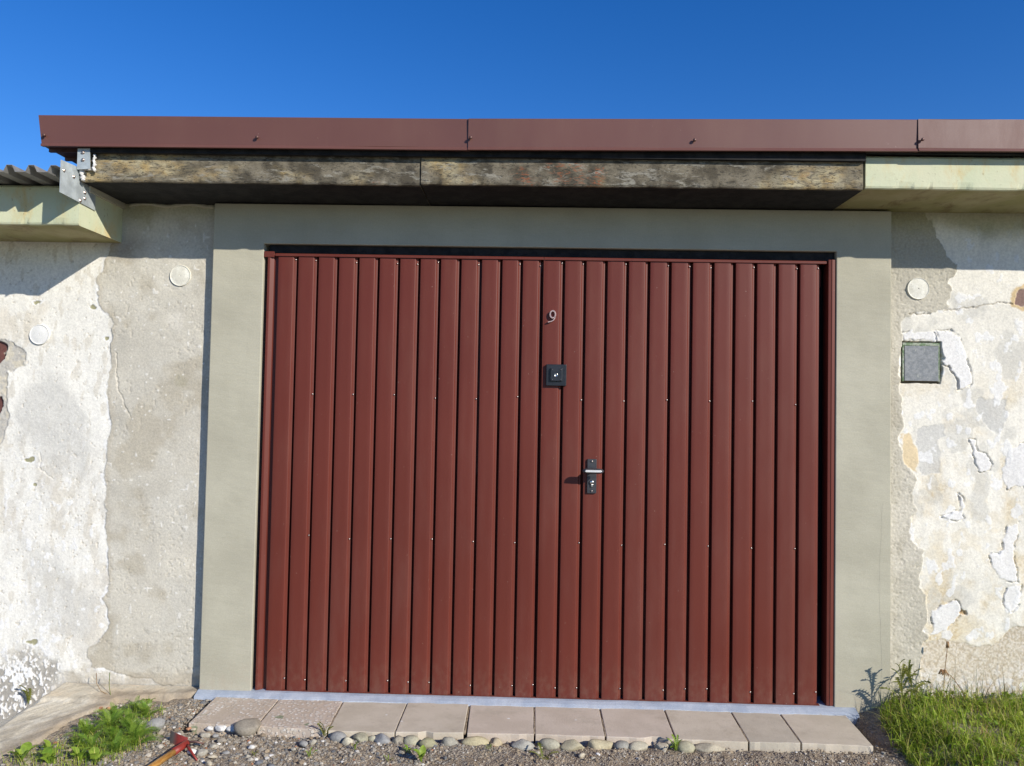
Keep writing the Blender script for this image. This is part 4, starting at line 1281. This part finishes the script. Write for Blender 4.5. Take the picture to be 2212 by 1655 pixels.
LOOSE = [(-0.045, -0.322, 0.040, 'w'), (-0.002, -0.324, 0.052, 'w'), (0.046, -0.328, 0.048, 'w'), (-0.085, -0.300, 0.024, 'w'), (0.115, -0.330, 0.115, 'b'), (-0.258, -0.330, 0.095, 'g'),
         (-0.026, -0.516, 0.040, 'w'), (0.012, -0.530, 0.050, 'p'), (0.058, -0.545, 0.036, 'c'), (0.095, -0.512, 0.032, 'g'), (0.131, -0.536, 0.022, 'c'),
         (0.184, -0.538, 0.028, 'p'), (0.214, -0.558, 0.030, 'd'), (0.241, -0.580, 0.034, 'd'), (0.153, -0.583, 0.020, 'p'), (0.064, -0.598, 0.038, 'c'),
         (0.031, -0.466, 0.036, 'p'), (0.043, -0.420, 0.040, 'b'), (-0.034, -0.450, 0.030, 'p'), (-0.036, -0.382, 0.044, 'p'), (0.003, -0.386, 0.030, 'g'),
         (0.172, -0.466, 0.032, 'w'), (0.354, -0.430, 0.042, 'g'), (0.386, -0.412, 0.034, 'p'), (-0.106, -0.332, 0.026, 'c'), (-0.127, -0.328, 0.024, 'o'),
         (0.262, -0.52, 0.024, 'w'), (0.330, -0.47, 0.022, 'p'), (0.29, -0.60, 0.030, 'd'), (1.40, -0.455, 0.034, 'c'), (1.44, -0.47, 0.020, 'p'), (1.235, -0.44, 0.026, 'p'),
         (1.245, -0.40, 0.022, 'c'), (1.46, -0.44, 0.022, 'w'), (1.71, -0.40, 0.024, 'p'), (-0.56, -0.17, 0.03, 'o'), (-0.53, -0.165, 0.026, 'o'), (-0.145, -0.38, 0.03, 'w'), (-0.165, -0.41, 0.026, 'p'), (-0.352, -0.305, 0.062, 'p')]
CC = {'w': ('white', (0.66, 0.645, 0.61)), 'p': ('pale beige', (0.40, 0.37, 0.30)), 'g': ('grey', (0.27, 0.265, 0.25)), 'c': ('cream', (0.50, 0.44, 0.33)),
      'd': ('dark blue-grey', (0.15, 0.155, 0.165)), 'b': ('brown grey', (0.29, 0.255, 0.20)), 'o': ('orange', (0.48, 0.24, 0.13))}
for i, (x, y, w, k) in enumerate(LOOSE):
    cn, col = CC[k]
    big = {4: 'broad brown-grey stone lying against the aggregate slabs', 5: 'large grey stone lying between weeds and hoe', 1: 'largest of the white stones in front of the aggregate slabs'}
    big[len(LOOSE) - 1] = 'smooth beige stone lying among the feathery weeds'
    lab = big.get(i)
    grp = None
    if not lab:
        zone = 0 if x < -0.5 else 1 if x < 0.5 else 2
        same = sorted(px for j, (px, py, pw, pk) in enumerate(LOOSE) if pk == k and (0 if px < -0.5 else 1 if px < 0.5 else 2) == zone and j not in big)
        where = ['at the apron edge', 'loose near the hoe', 'loose before the plain slabs'][zone]
        noun = 'brick fragment' if k == 'o' else 'stone'
        if len(same) == 1:
            lab = 'the only small %s %s %s' % (cn, noun, where)
        else:
            lab = '%s %s %s, %s of that colour from the left' % (cn, noun, where, ORD[same.index(x)])
        grp = 'small loose stones in the gravel'
    stone('loose_stone', x, y, (w, w * rj.uniform(0.6, 0.8), w * rj.uniform(0.45, 0.62)), col, rj.uniform(-0.7, 0.7), lab, 'stone', grp, 100 + i, 0.25 if k in 'wgo' else 0.08, 0.2)

def gravel():
    n = 30000
    x = RNG.uniform(-0.95, 2.75, n)
    y = -0.30 - np.abs(RNG.uniform(0, 1, n)) * 0.58
    # soil and grit also runs up to the left between slab and apron
    m = 2600
    x = np.concatenate([x, RNG.uniform(-0.62, -0.145, m)])
    y = np.concatenate([y, RNG.uniform(-0.34, -0.05, m)])
    n = len(x)
    keep = ~((x > -0.14) & (x < 2.54) & (y > -0.352))
    keep &= ~((x < -0.56 + (y + 0.25) * 0.22) & (RNG.random(n) > 0.12))
    keep &= ~((x < -0.25) & (y > -0.10))
    dens = fbm(x * 5, y * 5, 33, 3)
    keep &= RNG.random(n) < np.where(x < 0.95, 0.55 + 0.9 * sstep(0.35, 0.6, dens), 0.35 + 0.8 * sstep(0.4, 0.62, dens))
    x, y = x[keep], y[keep]
    n = len(x)
    s = 0.0016 + 0.0042 * RNG.random(n) ** 2.6 + 0.006 * (RNG.random(n) > 0.96) * RNG.random(n)
    s *= np.where(x < 0.9, 1.2, 0.82)
    V, F = ICO1
    nv = len(V)
    P = np.repeat(V[None], n, 0) * (1 + 0.35 * (RNG.random((n, nv, 1)) - 0.5))
    P = P * (s[:, None, None] * np.stack([1 + 0.4 * RNG.random(n), 1 + 0.3 * RNG.random(n), 0.55 + 0.35 * RNG.random(n)], 1)[:, None, :])
    a = RNG.uniform(0, 6.28, n)
    c, sn = np.cos(a)[:, None], np.sin(a)[:, None]
    X2 = P[:, :, 0] * c - P[:, :, 1] * sn
    Y2 = P[:, :, 0] * sn + P[:, :, 1] * c
    z = gz(x, y) + (fbm(x * 14, y * 14, 3, 4) - 0.5) * 0.022 + (vnoise(x * 60, y * 60, 5) - 0.5) * 0.007 + s * 0.12
    P = np.stack([X2 + x[:, None], Y2 + y[:, None], P[:, :, 2] + z[:, None]], 2).reshape(-1, 3)
    FF = (F[None] + (np.arange(n) * nv)[:, None, None]).reshape(-1, 3)
    pal = np.array([(0.27, 0.245, 0.205), (0.20, 0.19, 0.175), (0.36, 0.315, 0.245), (0.25, 0.195, 0.135), (0.45, 0.41, 0.34), (0.60, 0.58, 0.53), (0.42, 0.20, 0.11), (0.15, 0.155, 0.16), (0.37, 0.295, 0.20)])
    w = np.array([0.24, 0.15, 0.22, 0.18, 0.09, 0.03, 0.012, 0.033, 0.08])
    ci = RNG.choice(len(pal), n, p=w / w.sum())
    brown = (x + 0.5 * (fbm(x * 3, y * 3, 71, 3) - 0.5) > 1.05)
    ci = np.where(brown & np.isin(ci, (0, 1, 7)) & (RNG.random(n) > 0.2), np.where(RNG.random(n) > 0.5, 3, 8), ci)
    t = pal[ci] * (0.8 + 0.4 * RNG.random((n, 1)))
    tone = np.repeat(t, nv, 0)
    o = link('gravel', mesh_np('gravel', P, FF, MT['grit'], False, tone=tone))
    tag(o, 'fine grey and brown gravel strewn before the slabs', 'gravel', kind='stuff')
gravel()

# ------------------------------------------------------------------ plants
def mat_leaf(name, a, b, trans=0.35, rough=0.5):
    m, nt, bs = new_mat(name)
    oi = nd(nt, 'ShaderNodeObjectInfo')
    at = nd(nt, 'ShaderNodeAttribute', attribute_name='tone')
    col = mixc(nt, oi.outputs['Random'], a, b)
    n1 = noise(nt, wpos(nt), 90, 3)
    f = ramp(nt, n1, 0.25, 0.75, 0.75, 1.2)
    col = nd(nt, 'ShaderNodeVectorMath', {0: col, 1: f}, operation='MULTIPLY').outputs[0]
    setc(nt, bs, col)
    bs.inputs['Roughness'].default_value = rough
    bs.inputs['Specular IOR Level'].default_value = 0.35
    tr = nd(nt, 'ShaderNodeBsdfTranslucent', {'Color': col})
    mx = nd(nt, 'ShaderNodeMixShader', {0: trans, 1: bs.outputs[0], 2: tr.outputs[0]})
    nt.links.new(mx.outputs[0], nt.nodes['Material Output'].inputs[0])
    return m

def mat_blade(name):
    m, nt, bs = new_mat(name)
    at = nd(nt, 'ShaderNodeAttribute', attribute_name='tone')
    setc(nt, bs, at.outputs['Color'])
    bs.inputs['Roughness'].default_value = 0.5
    bs.inputs['Specular IOR Level'].default_value = 0.3
    tr = nd(nt, 'ShaderNodeBsdfTranslucent', {'Color': at.outputs['Color']})
    mx = nd(nt, 'ShaderNodeMixShader', {0: 0.35, 1: bs.outputs[0], 2: tr.outputs[0]})
    nt.links.new(mx.outputs[0], nt.nodes['Material Output'].inputs[0])
    return m

MT['leaf'] = mat_leaf('fresh_leaf', (0.17, 0.30, 0.03), (0.29, 0.40, 0.055))
MT['fern'] = mat_leaf('feathery_leaf', (0.14, 0.27, 0.03), (0.26, 0.37, 0.05))
MT['olive_leaf'] = mat_leaf('olive_leaf', (0.17, 0.20, 0.04), (0.27, 0.27, 0.07))
MT['dry'] = mat_two('dry_stalk', (0.22, 0.12, 0.055), (0.34, 0.22, 0.11), 60, bscale=300)
MT['stalk'] = mat_two('green_stalk', (0.12, 0.17, 0.04), (0.19, 0.20, 0.07), 60, bscale=300)
MT['blade'] = mat_blade('grass_blade')

def leaf_mesh(kind, mat):
    """unit leaf along +X, bent over towards the tip"""
    mb = MB()
    def arch(t):
        return 0.30 * math.sin(t * 2.2) - 0.12 * t * t
    N = 9
    if kind == 'ovate':
        def wd(t):
            return 0.03 if t < 0.22 else 0.235 * math.sin(math.pi * min(1, (t - 0.20) / 0.80)) ** 0.75 + 0.004
        rows = []
        for i in range(N):
            t = i / (N - 1)
            w = wd(t)
            rows.append([(t, -w, arch(t) + w * 0.35), (t, 0, arch(t) - 0.01), (t, w, arch(t) + w * 0.35)])
        v = [p for r in rows for p in r]
        f = []
        for i in range(N - 1):
            for j in range(2):
                f.append((i * 3 + j, i * 3 + j + 1, (i + 1) * 3 + j + 1, (i + 1) * 3 + j))
        mb.add(v, f)
    elif kind == 'toothed':
        teeth = 6
        v = []
        f = []
        for i in range(teeth):
            t0 = 0.16 + 0.84 * i / teeth
            t1 = 0.16 + 0.84 * (i + 1) / teeth
            w0 = 0.05 + 0.02 * i / teeth
            w1 = (0.12 + 0.10 * i / teeth) if i < teeth - 1 else 0.13
            for s in (-1, 1):
                o = len(v)
                v += [(t0, 0, arch(t0)), (t0 - 0.03, s * w1, arch(t0) + w1 * 0.3), (t1 * 0.45 + t0 * 0.55, s * w0, arch(t0) + 0.02), (t1, s * w0 * 0.9, arch(t1) + 0.02), (t1, 0, arch(t1))]
                f.append((o, o + 1, o + 2, o + 3, o + 4) if s > 0 else (o + 4, o + 3, o + 2, o + 1, o))
        o = len(v)
        v += [(0, -0.02, 0), (0, 0.02, 0), (0.18, 0.03, arch(0.18)), (0.18, -0.03, arch(0.18))]
        f.append((o, o + 1, o + 2, o + 3))
        mb.add(v, f)
    else:      # feather: many narrow leaflets on a rib
        n = 15
        for i in range(n):
            t = 0.12 + 0.86 * i / (n - 1)
            L = 0.17 * math.sin(math.pi * (0.12 + 0.84 * (i / (n - 1)))) + 0.02
            for s in (-1, 1):
                z = arch(t)
                v = [(t - 0.010, 0, z), (t + 0.010, 0, z), (t + 0.040 + L * 0.30, s * L * 0.62, z + 0.03), (t + 0.045 + L * 0.45, s * L, z + 0.045), (t + 0.004 + L * 0.30, s * L * 0.66, z + 0.03)]
                mb.add(v, [(0, 1, 2, 3, 4) if s > 0 else (4, 3, 2, 1, 0)])
        for i in range(8):
            t0, t1 = i / 8, (i + 1) / 8
            mb.add([(t0, -0.008, arch(t0)), (t1, -0.008, arch(t1)), (t1, 0.008, arch(t1)), (t0, 0.008, arch(t0))], [(0, 1, 2, 3)])
    m = bpy.data.meshes.new('leaf')
    m.from_pydata(mb.v, [], mb.f)
    m.materials.append(mat)
    m.polygons.foreach_set('use_smooth', np.full(len(m.polygons), True))
    m.update()
    return m

LEAF = {'ovate': leaf_mesh('ovate', MT['leaf']), 'toothed': leaf_mesh('toothed', MT['leaf']), 'feather': leaf_mesh('feather', MT['fern']),
        'olive': leaf_mesh('toothed', MT['olive_leaf']), 'mug': leaf_mesh('feather', MT['olive_leaf'])}
pr_ = random.Random(21)

def rosette(name, label, x, y, kind, n, size, tilt=(0.25, 0.9), group='small weeds', z=None, cat='weed', arc=(0, 6.283)):
    zz = g1(x, y) - 0.003 if z is None else z
    t = thing(name, label, cat, (x, y, zz), group)
    for i in range(n):
        l = link('leaf', LEAF[kind], t)
        a = arc[0] + (arc[1] - arc[0]) * (i + pr_.uniform(-0.3, 0.3)) / n
        s = size * pr_.uniform(0.65, 1.1)
        l.scale = (s, s * pr_.uniform(0.85, 1.15), s)
        l.rotation_euler = (pr_.uniform(-0.3, 0.3), -pr_.uniform(*tilt), a)
        l.location = (0.004 * math.cos(a), 0.004 * math.sin(a), pr_.uniform(0, 0.006))
    return t

# feathery weeds by the hoe
FE = [(-0.40, -0.20, 'uppermost clump near the apron'), (-0.34, -0.235, 'clump right of the topmost one'), (-0.455, -0.27, 'clump nearest the apron edge'), (-0.36, -0.33, 'clump left of the large grey stone'),
      (-0.30, -0.40, 'clump in front of the large grey stone'), (-0.42, -0.36, 'clump in the middle of the patch'), (-0.355, -0.45, 'clump just left of the hoe head'),
      (-0.26, -0.47, 'clump touching the hoe blade side'), (-0.47, -0.42, 'clump above the broad-leaved seedlings'), (-0.30, -0.53, 'clump beside the hoe handle'), (-0.40, -0.52, 'clump low in the middle of the patch')]
for i, (x, y, w) in enumerate(FE):
    rosette('feathery_weed', 'green feathery-leaved weed, %s' % w, x, y, 'feather', pr_.randint(20, 26), pr_.uniform(0.06, 0.085), (0.0, 1.0), 'feathery weeds by the hoe')
BL = [(-0.46, -0.50, 'above the bottom edge, beside the feathery clumps'), (-0.535, -0.56, 'leftmost but one of the seedlings'), (-0.40, -0.60, 'beside the hoe handle end'),
      (-0.49, -0.63, 'lowest in the middle of the patch'), (-0.60, -0.61, 'at the bottom left, on bare soil'), (-0.33, -0.62, 'closest to the wooden handle')]
for x, y, w in BL:
    rosette('broad_leaved_weed', 'bright green round-leaved seedling, %s' % w, x, y, 'ovate', pr_.randint(6, 8), pr_.uniform(0.05, 0.066), (0.4, 1.0), 'round-leaved seedlings at lower left')
rosette('broad_leaved_weed', 'thin two-leaved seedling standing on bare soil beside the apron', -0.515, -0.38, 'ovate', 3, 0.05, (0.9, 1.3))
rosette('broad_leaved_weed', 'single-leaf seedling by the wall foot left of the slabs', -0.395, -0.10, 'ovate', 3, 0.042, (0.5, 1.1))
rosette('toothed_weed', 'olive toothed weed growing out of the wall foot at far left', -0.99, 0.030, 'olive', 4, 0.085, (1.0, 1.4), z=-0.10, arc=(3.6, 5.6))
rosette('toothed_weed', 'yellowish toothed weed at the end of the aggregate slabs', 0.415, -0.352, 'olive', 5, 0.060, (0.4, 1.2))
rosette('toothed_weed', 'small yellow-green sprout in gravel below the cream stone', 0.556, -0.455, 'toothed', 4, 0.030, (0.8, 1.3))
rosette('toothed_weed', 'small sprout in grey gravel left of centre', 0.406, -0.525, 'toothed', 5, 0.036, (0.6, 1.2))
rosette('broad_leaved_weed', 'low sprout below the dark olive stone', 0.755, -0.462, 'ovate', 5, 0.030, (0.3, 0.9))
rosette('broad_leaved_weed', 'upright bright green sprout near the bottom edge', 0.814, -0.532, 'ovate', 5, 0.056, (0.6, 1.2))
rosette('toothed_weed', 'tiny sprout at the bottom edge left of the upright one', 0.695, -0.535, 'toothed', 4, 0.028, (0.5, 1.1))
rosette('toothed_weed', 'yellow-green rosette at the joint of two plain slabs', 1.760, -0.382, 'toothed', 9, 0.052, (0.4, 1.1))
rosette('toothed_weed', 'sprawling thin olive weed in brown gravel', 1.257, -0.485, 'olive', 4, 0.062, (0.2, 0.5))
rosette('toothed_weed', 'tiny olive sprout among the loose stones', 0.203, -0.528, 'olive', 5, 0.026, (0.5, 1.1))
rosette('feathery_weed', 'low faint weed below the ochre stones', 1.06, -0.43, 'feather', 5, 0.032, (0.2, 0.7))

def stalk(t, pts, r, mat, name='stem'):
    m = MB().tube(pts, r, 6)
    o = m.build(name, mat, t, True)
    return o

def tall_weed(x, y, h, nl, label, size):
    z = g1(x, y)
    t = thing('tall_weed', label, 'weed', (x, y, z), 'weeds by the surround')
    pts = [(0.012 * math.sin(3 * k), 0.006 * k, h * k) for k in np.linspace(0, 1, 8)]
    stalk(t, pts, [0.0028 * (1 - 0.5 * k) for k in np.linspace(0, 1, 8)], MT['stalk'])
    for i in range(nl):
        k = 0.15 + 0.85 * i / (nl - 1)
        l = link('leaf', LEAF['olive'], t)
        s = size * (1.1 - 0.5 * k) * pr_.uniform(0.8, 1.1)
        l.scale = (s, s, s)
        l.rotation_euler = (pr_.uniform(-0.3, 0.3), -(0.1 + 1.0 * k), i * 2.4 + 0.5)
        l.location = (0.012 * math.sin(3 * k), 0.006 * k, h * k)
    return t
tall_weed(2.735, -0.085, 0.150, 11, 'leafy weed with pinnate leaves at the foot of the surround', 0.105)
tall_weed(2.80, -0.03, 0.115, 9, 'shorter leafy weed just right of the surround edge', 0.10)

def dead_stalk(x, y, pts, heads, label):
    z = g1(x, y)
    t = thing('dead_stalk', label, 'dead plant', (x, y, z), 'dead stalks before the right wall')
    stalk(t, pts, 0.0016, MT['dry'])
    for (hx, hy, hz, l, r) in heads:
        mb = MB()
        for k in range(7):
            a = 0.9 * k
            mb.tube([(hx + 0.002 * math.cos(a), hy + 0.002 * math.sin(a), hz), (hx + r * math.cos(a), hy + r * math.sin(a), hz - l * (0.6 + 0.4 * pr_.random()))], [0.0035, 0.0012], 5)
        mb.build('seed_head', MT['dry'], t, True)
    return t
dead_stalk(2.945, -0.03, [(0, 0, 0), (-0.002, 0.0, 0.06), (0.004, 0.005, 0.12), (0.016, 0.01, 0.20), (0.022, 0.015, 0.238)], [(0.022, 0.015, 0.244, 0.028, 0.006)], 'tall dead stalk with brown seed head before the right wall')
dead_stalk(3.02, -0.06, [(0, 0, 0), (-0.015, 0.0, 0.05), (-0.045, 0.01, 0.10), (-0.075, 0.015, 0.128), (-0.092, 0.015, 0.130)], [(-0.080, 0.015, 0.135, 0.024, 0.016), (-0.094, 0.015, 0.136, 0.026, 0.012)], 'bent dead stalk with drooping brown flower head')
t = thing('dead_stalk', 'thin bare stalks lying on the upper part of the apron', 'dead plant', (-0.576, -0.075, g1(-0.576, -0.075) + 0.02), 'dead stalks on the apron')
stalk(t, [(0, 0, 0), (-0.05, 0.02, 0.012), (-0.085, 0.05, 0.03), (-0.10, 0.07, 0.07)], 0.0014, MT['dry'])
stalk(t, [(0.004, 0, 0), (-0.02, 0.03, 0.03), (-0.03, 0.05, 0.08)], 0.0016, MT['stalk'])

def grass(name, n, fn, label, lmin, lmax, wmin, wmax, lean, seed, pal, seg=4):
    rg = np.random.default_rng(seed)
    x, y = fn(rg, n)
    n = len(x)
    z = gz(x, y) - 0.004
    L = lmin + (lmax - lmin) * rg.random(n) ** 1.6
    W = wmin + (wmax - wmin) * rg.random(n)
    a = rg.uniform(0, 2 * np.pi, n)
    dx, dy = np.cos(a) + lean[0], np.sin(a) + lean[1]
    q = np.hypot(dx, dy) + 1e-6
    dx, dy = dx / q, dy / q
    bend = rg.uniform(0.2, 1.75, n)
    V = np.zeros((n, seg + 1, 2, 3))
    px, py, pz = x.copy(), y.copy(), z.copy()
    for k in range(seg + 1):
        t = k / seg
        w = W * (1 - t ** 1.5) * 0.5 + 0.0001
        V[:, k, 0] = np.stack([px - dy * w, py + dx * w, pz], 1)
        V[:, k, 1] = np.stack([px + dy * w, py - dx * w, pz], 1)
        ang = bend * (0.25 + 1.1 * t)
        st = L / seg
        px = px + dx * np.sin(ang) * st
        py = py + dy * np.sin(ang) * st
        pz = pz + np.cos(ang) * st
    V[..., 1] = np.minimum(V[..., 1], 0.040)
    base = (np.arange(n) * (seg + 1) * 2)[:, None]
    F = []
    for k in range(seg):
        F.append(np.stack([base[:, 0] + 2 * k, base[:, 0] + 2 * k + 1, base[:, 0] + 2 * k + 3, base[:, 0] + 2 * k + 2], 1))
    F = np.concatenate(F)
    P = np.array(pal[0])
    ci = rg.choice(len(P), n, p=np.array(pal[1]) / sum(pal[1]))
    t = P[ci] * rg.uniform(0.7, 1.25, (n, 1))
    tone = np.repeat(t, (seg + 1) * 2, 0)
    o = link(name, mesh_np(name, V.reshape(-1, 3), F, MT['blade'], True, tone=tone))
    tag(o, label, 'grass', kind='stuff')
    return o

GP = [[(0.32, 0.45, 0.04), (0.45, 0.55, 0.065), (0.20, 0.32, 0.028), (0.62, 0.58, 0.17), (0.50, 0.36, 0.15), (0.52, 0.62, 0.10)], [0.27, 0.28, 0.17, 0.12, 0.06, 0.10]]
def mound(rg, n):
    x = rg.uniform(2.53, 3.75, n)
    y = -0.84 * rg.random(n) + 0.035
    e = np.interp(y, [-0.84, -0.5, -0.32, -0.10, 0.04], [2.66, 2.60, 2.575, 2.635, 2.72]) + (fbm(x * 12, y * 12, 8, 3) - 0.5) * 0.09
    cl = fbm(x * 16, y * 16, 16, 3)
    k = (x > e) & (rg.random(n) < 0.25 + 1.3 * sstep(0.38, 0.62, cl)) & ~((y > -0.05) & (rg.random(n) > 0.55))
    return x[k], y[k]
grass('grass', 21000, mound, 'thick green grass on the bank at lower right', 0.022, 0.098, 0.0016, 0.0038, (-0.45, -0.45), 4, GP, 5)
def wisps(rg, n):
    x = rg.uniform(2.76, 3.75, n)
    return x, rg.uniform(-0.16, 0.02, n)
grass('long_grass', 300, wisps, 'thin long grass stalks standing before the right wall', 0.10, 0.22, 0.0016, 0.0026, (-0.1, -0.1), 6,
      [[(0.14, 0.18, 0.05), (0.24, 0.21, 0.09), (0.20, 0.14, 0.07)], [0.5, 0.3, 0.2]], 6)
def drape(rg, n):
    x, y = mound(rg, n)
    k = y < -0.08
    return x[k], y[k]
grass('bent_grass', 1500, drape, 'long bent and straw-coloured blades lying over the grass at lower right', 0.08, 0.17, 0.0018, 0.0036, (-0.7, -0.6), 15,
      [[(0.45, 0.55, 0.08), (0.62, 0.58, 0.20), (0.52, 0.42, 0.19), (0.34, 0.46, 0.05), (0.40, 0.24, 0.10)], [0.3, 0.22, 0.12, 0.3, 0.06]], 6)
def left_patch(rg, n):
    a = rg.integers(0, len(FE) + len(BL), n)
    cx = np.array([f[0] for f in FE] + [b[0] for b in BL])[a]
    cy = np.array([f[1] for f in FE] + [b[1] for b in BL])[a]
    return cx + rg.normal(0, 0.03, n), cy + rg.normal(0, 0.035, n)
grass('grass', 1500, left_patch, 'sparse fine grass between the weeds at lower left', 0.02, 0.075, 0.0012, 0.0024, (0.1, 0.1), 9, GP)

def clover():
    """small round leaves filling the bank between the blades"""
    rg = np.random.default_rng(31)
    x, y = mound(rg, 9000)
    n = len(x)
    z = gz(x, y) + rg.uniform(0.004, 0.035, n)
    s = rg.uniform(0.0035, 0.0085, n)
    a = rg.uniform(0, 6.28, n)
    tx, ty = rg.normal(0, 0.45, n), rg.normal(-0.25, 0.45, n)
    ang = np.linspace(0, 2 * np.pi, 7)[:-1]
    V = np.zeros((n, 6, 3))
    for k, b in enumerate(ang):
        r = s * (1.35 if k == 0 else 0.85)
        lx, ly = r * np.cos(a + b), r * np.sin(a + b)
        V[:, k] = np.stack([x + lx, y + ly, z + lx * tx + ly * ty], 1)
    o6 = (np.arange(n) * 6)[:, None]
    F = np.concatenate([o6 + np.array([[0, 1, 2, 3]]), o6 + np.array([[0, 3, 4, 5]])])
    V[..., 1] = np.minimum(V[..., 1], 0.038)
    P = np.array([(0.26, 0.40, 0.04), (0.36, 0.50, 0.06), (0.18, 0.30, 0.03), (0.44, 0.52, 0.10)])
    t = P[rg.integers(0, 4, n)] * rg.uniform(0.75, 1.2, (n, 1))
    o = link('ground_cover', mesh_np('ground_cover', V.reshape(-1, 3), F, MT['blade'], False, tone=np.repeat(t, 6, 0)))
    tag(o, 'low leafy ground cover among the grass at lower right', 'ground cover', kind='stuff')
clover()
rosette('broad_leaved_weed', 'lone pale leaf reaching out of the grass towards the slabs', 2.64, -0.355, 'ovate', 2, 0.075, (0.25, 0.5), z=-0.03, arc=(2.9, 3.5))

# ------------------------------------------------------------------ hoe
def hoe():
    hx, hy = -0.064, -0.490
    z = -0.026
    t = thing('garden_hoe', 'garden hoe with red head and wooden handle lying on the gravel', 'hoe', (hx, hy, g1(hx, hy)))
    def inv(o):
        o.matrix_parent_inverse = Matrix.Translation(-t.location)
        return o
    red, nt, bs = new_mat('worn_red_paint')
    p = wpos(nt)
    c = mixc(nt, ramp(nt, noise(nt, p, 40, 4), 0.35, 0.65), (0.20, 0.022, 0.016), (0.28, 0.035, 0.024))
    sx = nd(nt, 'ShaderNodeSeparateXYZ', {0: nd(nt, 'ShaderNodeNewGeometry').outputs['Position']})
    wear = nd(nt, 'ShaderNodeMath', {0: ramp(nt, sx.outputs[0], -0.105, -0.135), 1: ramp(nt, noise(nt, p, 70, 4), 0.2, 0.5, 0.55, 1.0)}, operation='MULTIPLY').outputs[0]
    c = mixc(nt, wear, c, (0.16, 0.135, 0.115))
    setc(nt, bs, c)
    bs.inputs['Roughness'].default_value = 0.5
    wood, nt, bs = new_mat('varnished_handle')
    pw = wpos(nt, (6, 0.6, 6))
    c = mixc(nt, ramp(nt, noise(nt, pw, 30, 5, 0.6), 0.35, 0.65), (0.34, 0.15, 0.03), (0.52, 0.29, 0.075))
    setc(nt, bs, c)
    bs.inputs['Roughness'].default_value = 0.4
    d = Vector((-0.20, -1.0, -0.012)).normalized()
    p0 = Vector((hx, hy, z))
    hp = [p0 + d * s for s in (0.07, 0.2, 0.5, 0.9, 1.25)]
    inv(MB().tube(hp, [0.0115, 0.012, 0.0125, 0.013, 0.0125], 14).build('handle', wood, t, True))
    inv(MB().tube([p0 - d * 0.012, p0, p0 + d * 0.03, p0 + d * 0.074], [0.009, 0.0125, 0.0132, 0.0136], 14).build('socket', red, t, True))
    # blade: bowed plate standing on its edge to the left of the socket
    bl = []
    N = 7
    for i in range(N):
        u = i / (N - 1)
        x = hx - 0.006 - 0.078 * u
        y = hy + 0.012 + 0.030 * u - 0.010 * math.sin(math.pi * u)
        bl.append((x, y, z - 0.018 - 0.016 * u, z + 0.010 + 0.030 * u - 0.016 * u * u))
    v = []
    for x, y, za, zb in bl:
        v += [(x, y, za), (x, y + 0.012, zb), (x + 0.001, y + 0.0025, za), (x + 0.001, y + 0.0145, zb)]
    f = [(0, 1, 3, 2), tuple(4 * (N - 1) + k for k in (0, 2, 3, 1))]
    for i in range(N - 1):
        o = 4 * i
        f += [(o, o + 4, o + 5, o + 1), (o + 2, o + 3, o + 7, o + 6), (o + 1, o + 5, o + 7, o + 3), (o, o + 2, o + 6, o + 4)]
    m = MB()
    m.add(v, f)
    inv(m.build('blade', red, t, False))
    iron = MT['screw_dark']
    inv(MB().tube([(hx + 0.006, hy + 0.004, z + 0.004), (hx + 0.03, hy + 0.010, z + 0.004), (hx + 0.062, hy + 0.012, z - 0.004)], [0.0055, 0.0048, 0.003], 8).build('tine', iron, t, True))
    inv(MB().tube([(hx + 0.006, hy - 0.010, z), (hx + 0.03, hy - 0.040, z - 0.002), (hx + 0.075, hy - 0.078, z - 0.024)], [0.0055, 0.0048, 0.003], 8).build('tine', red, t, True))
hoe()
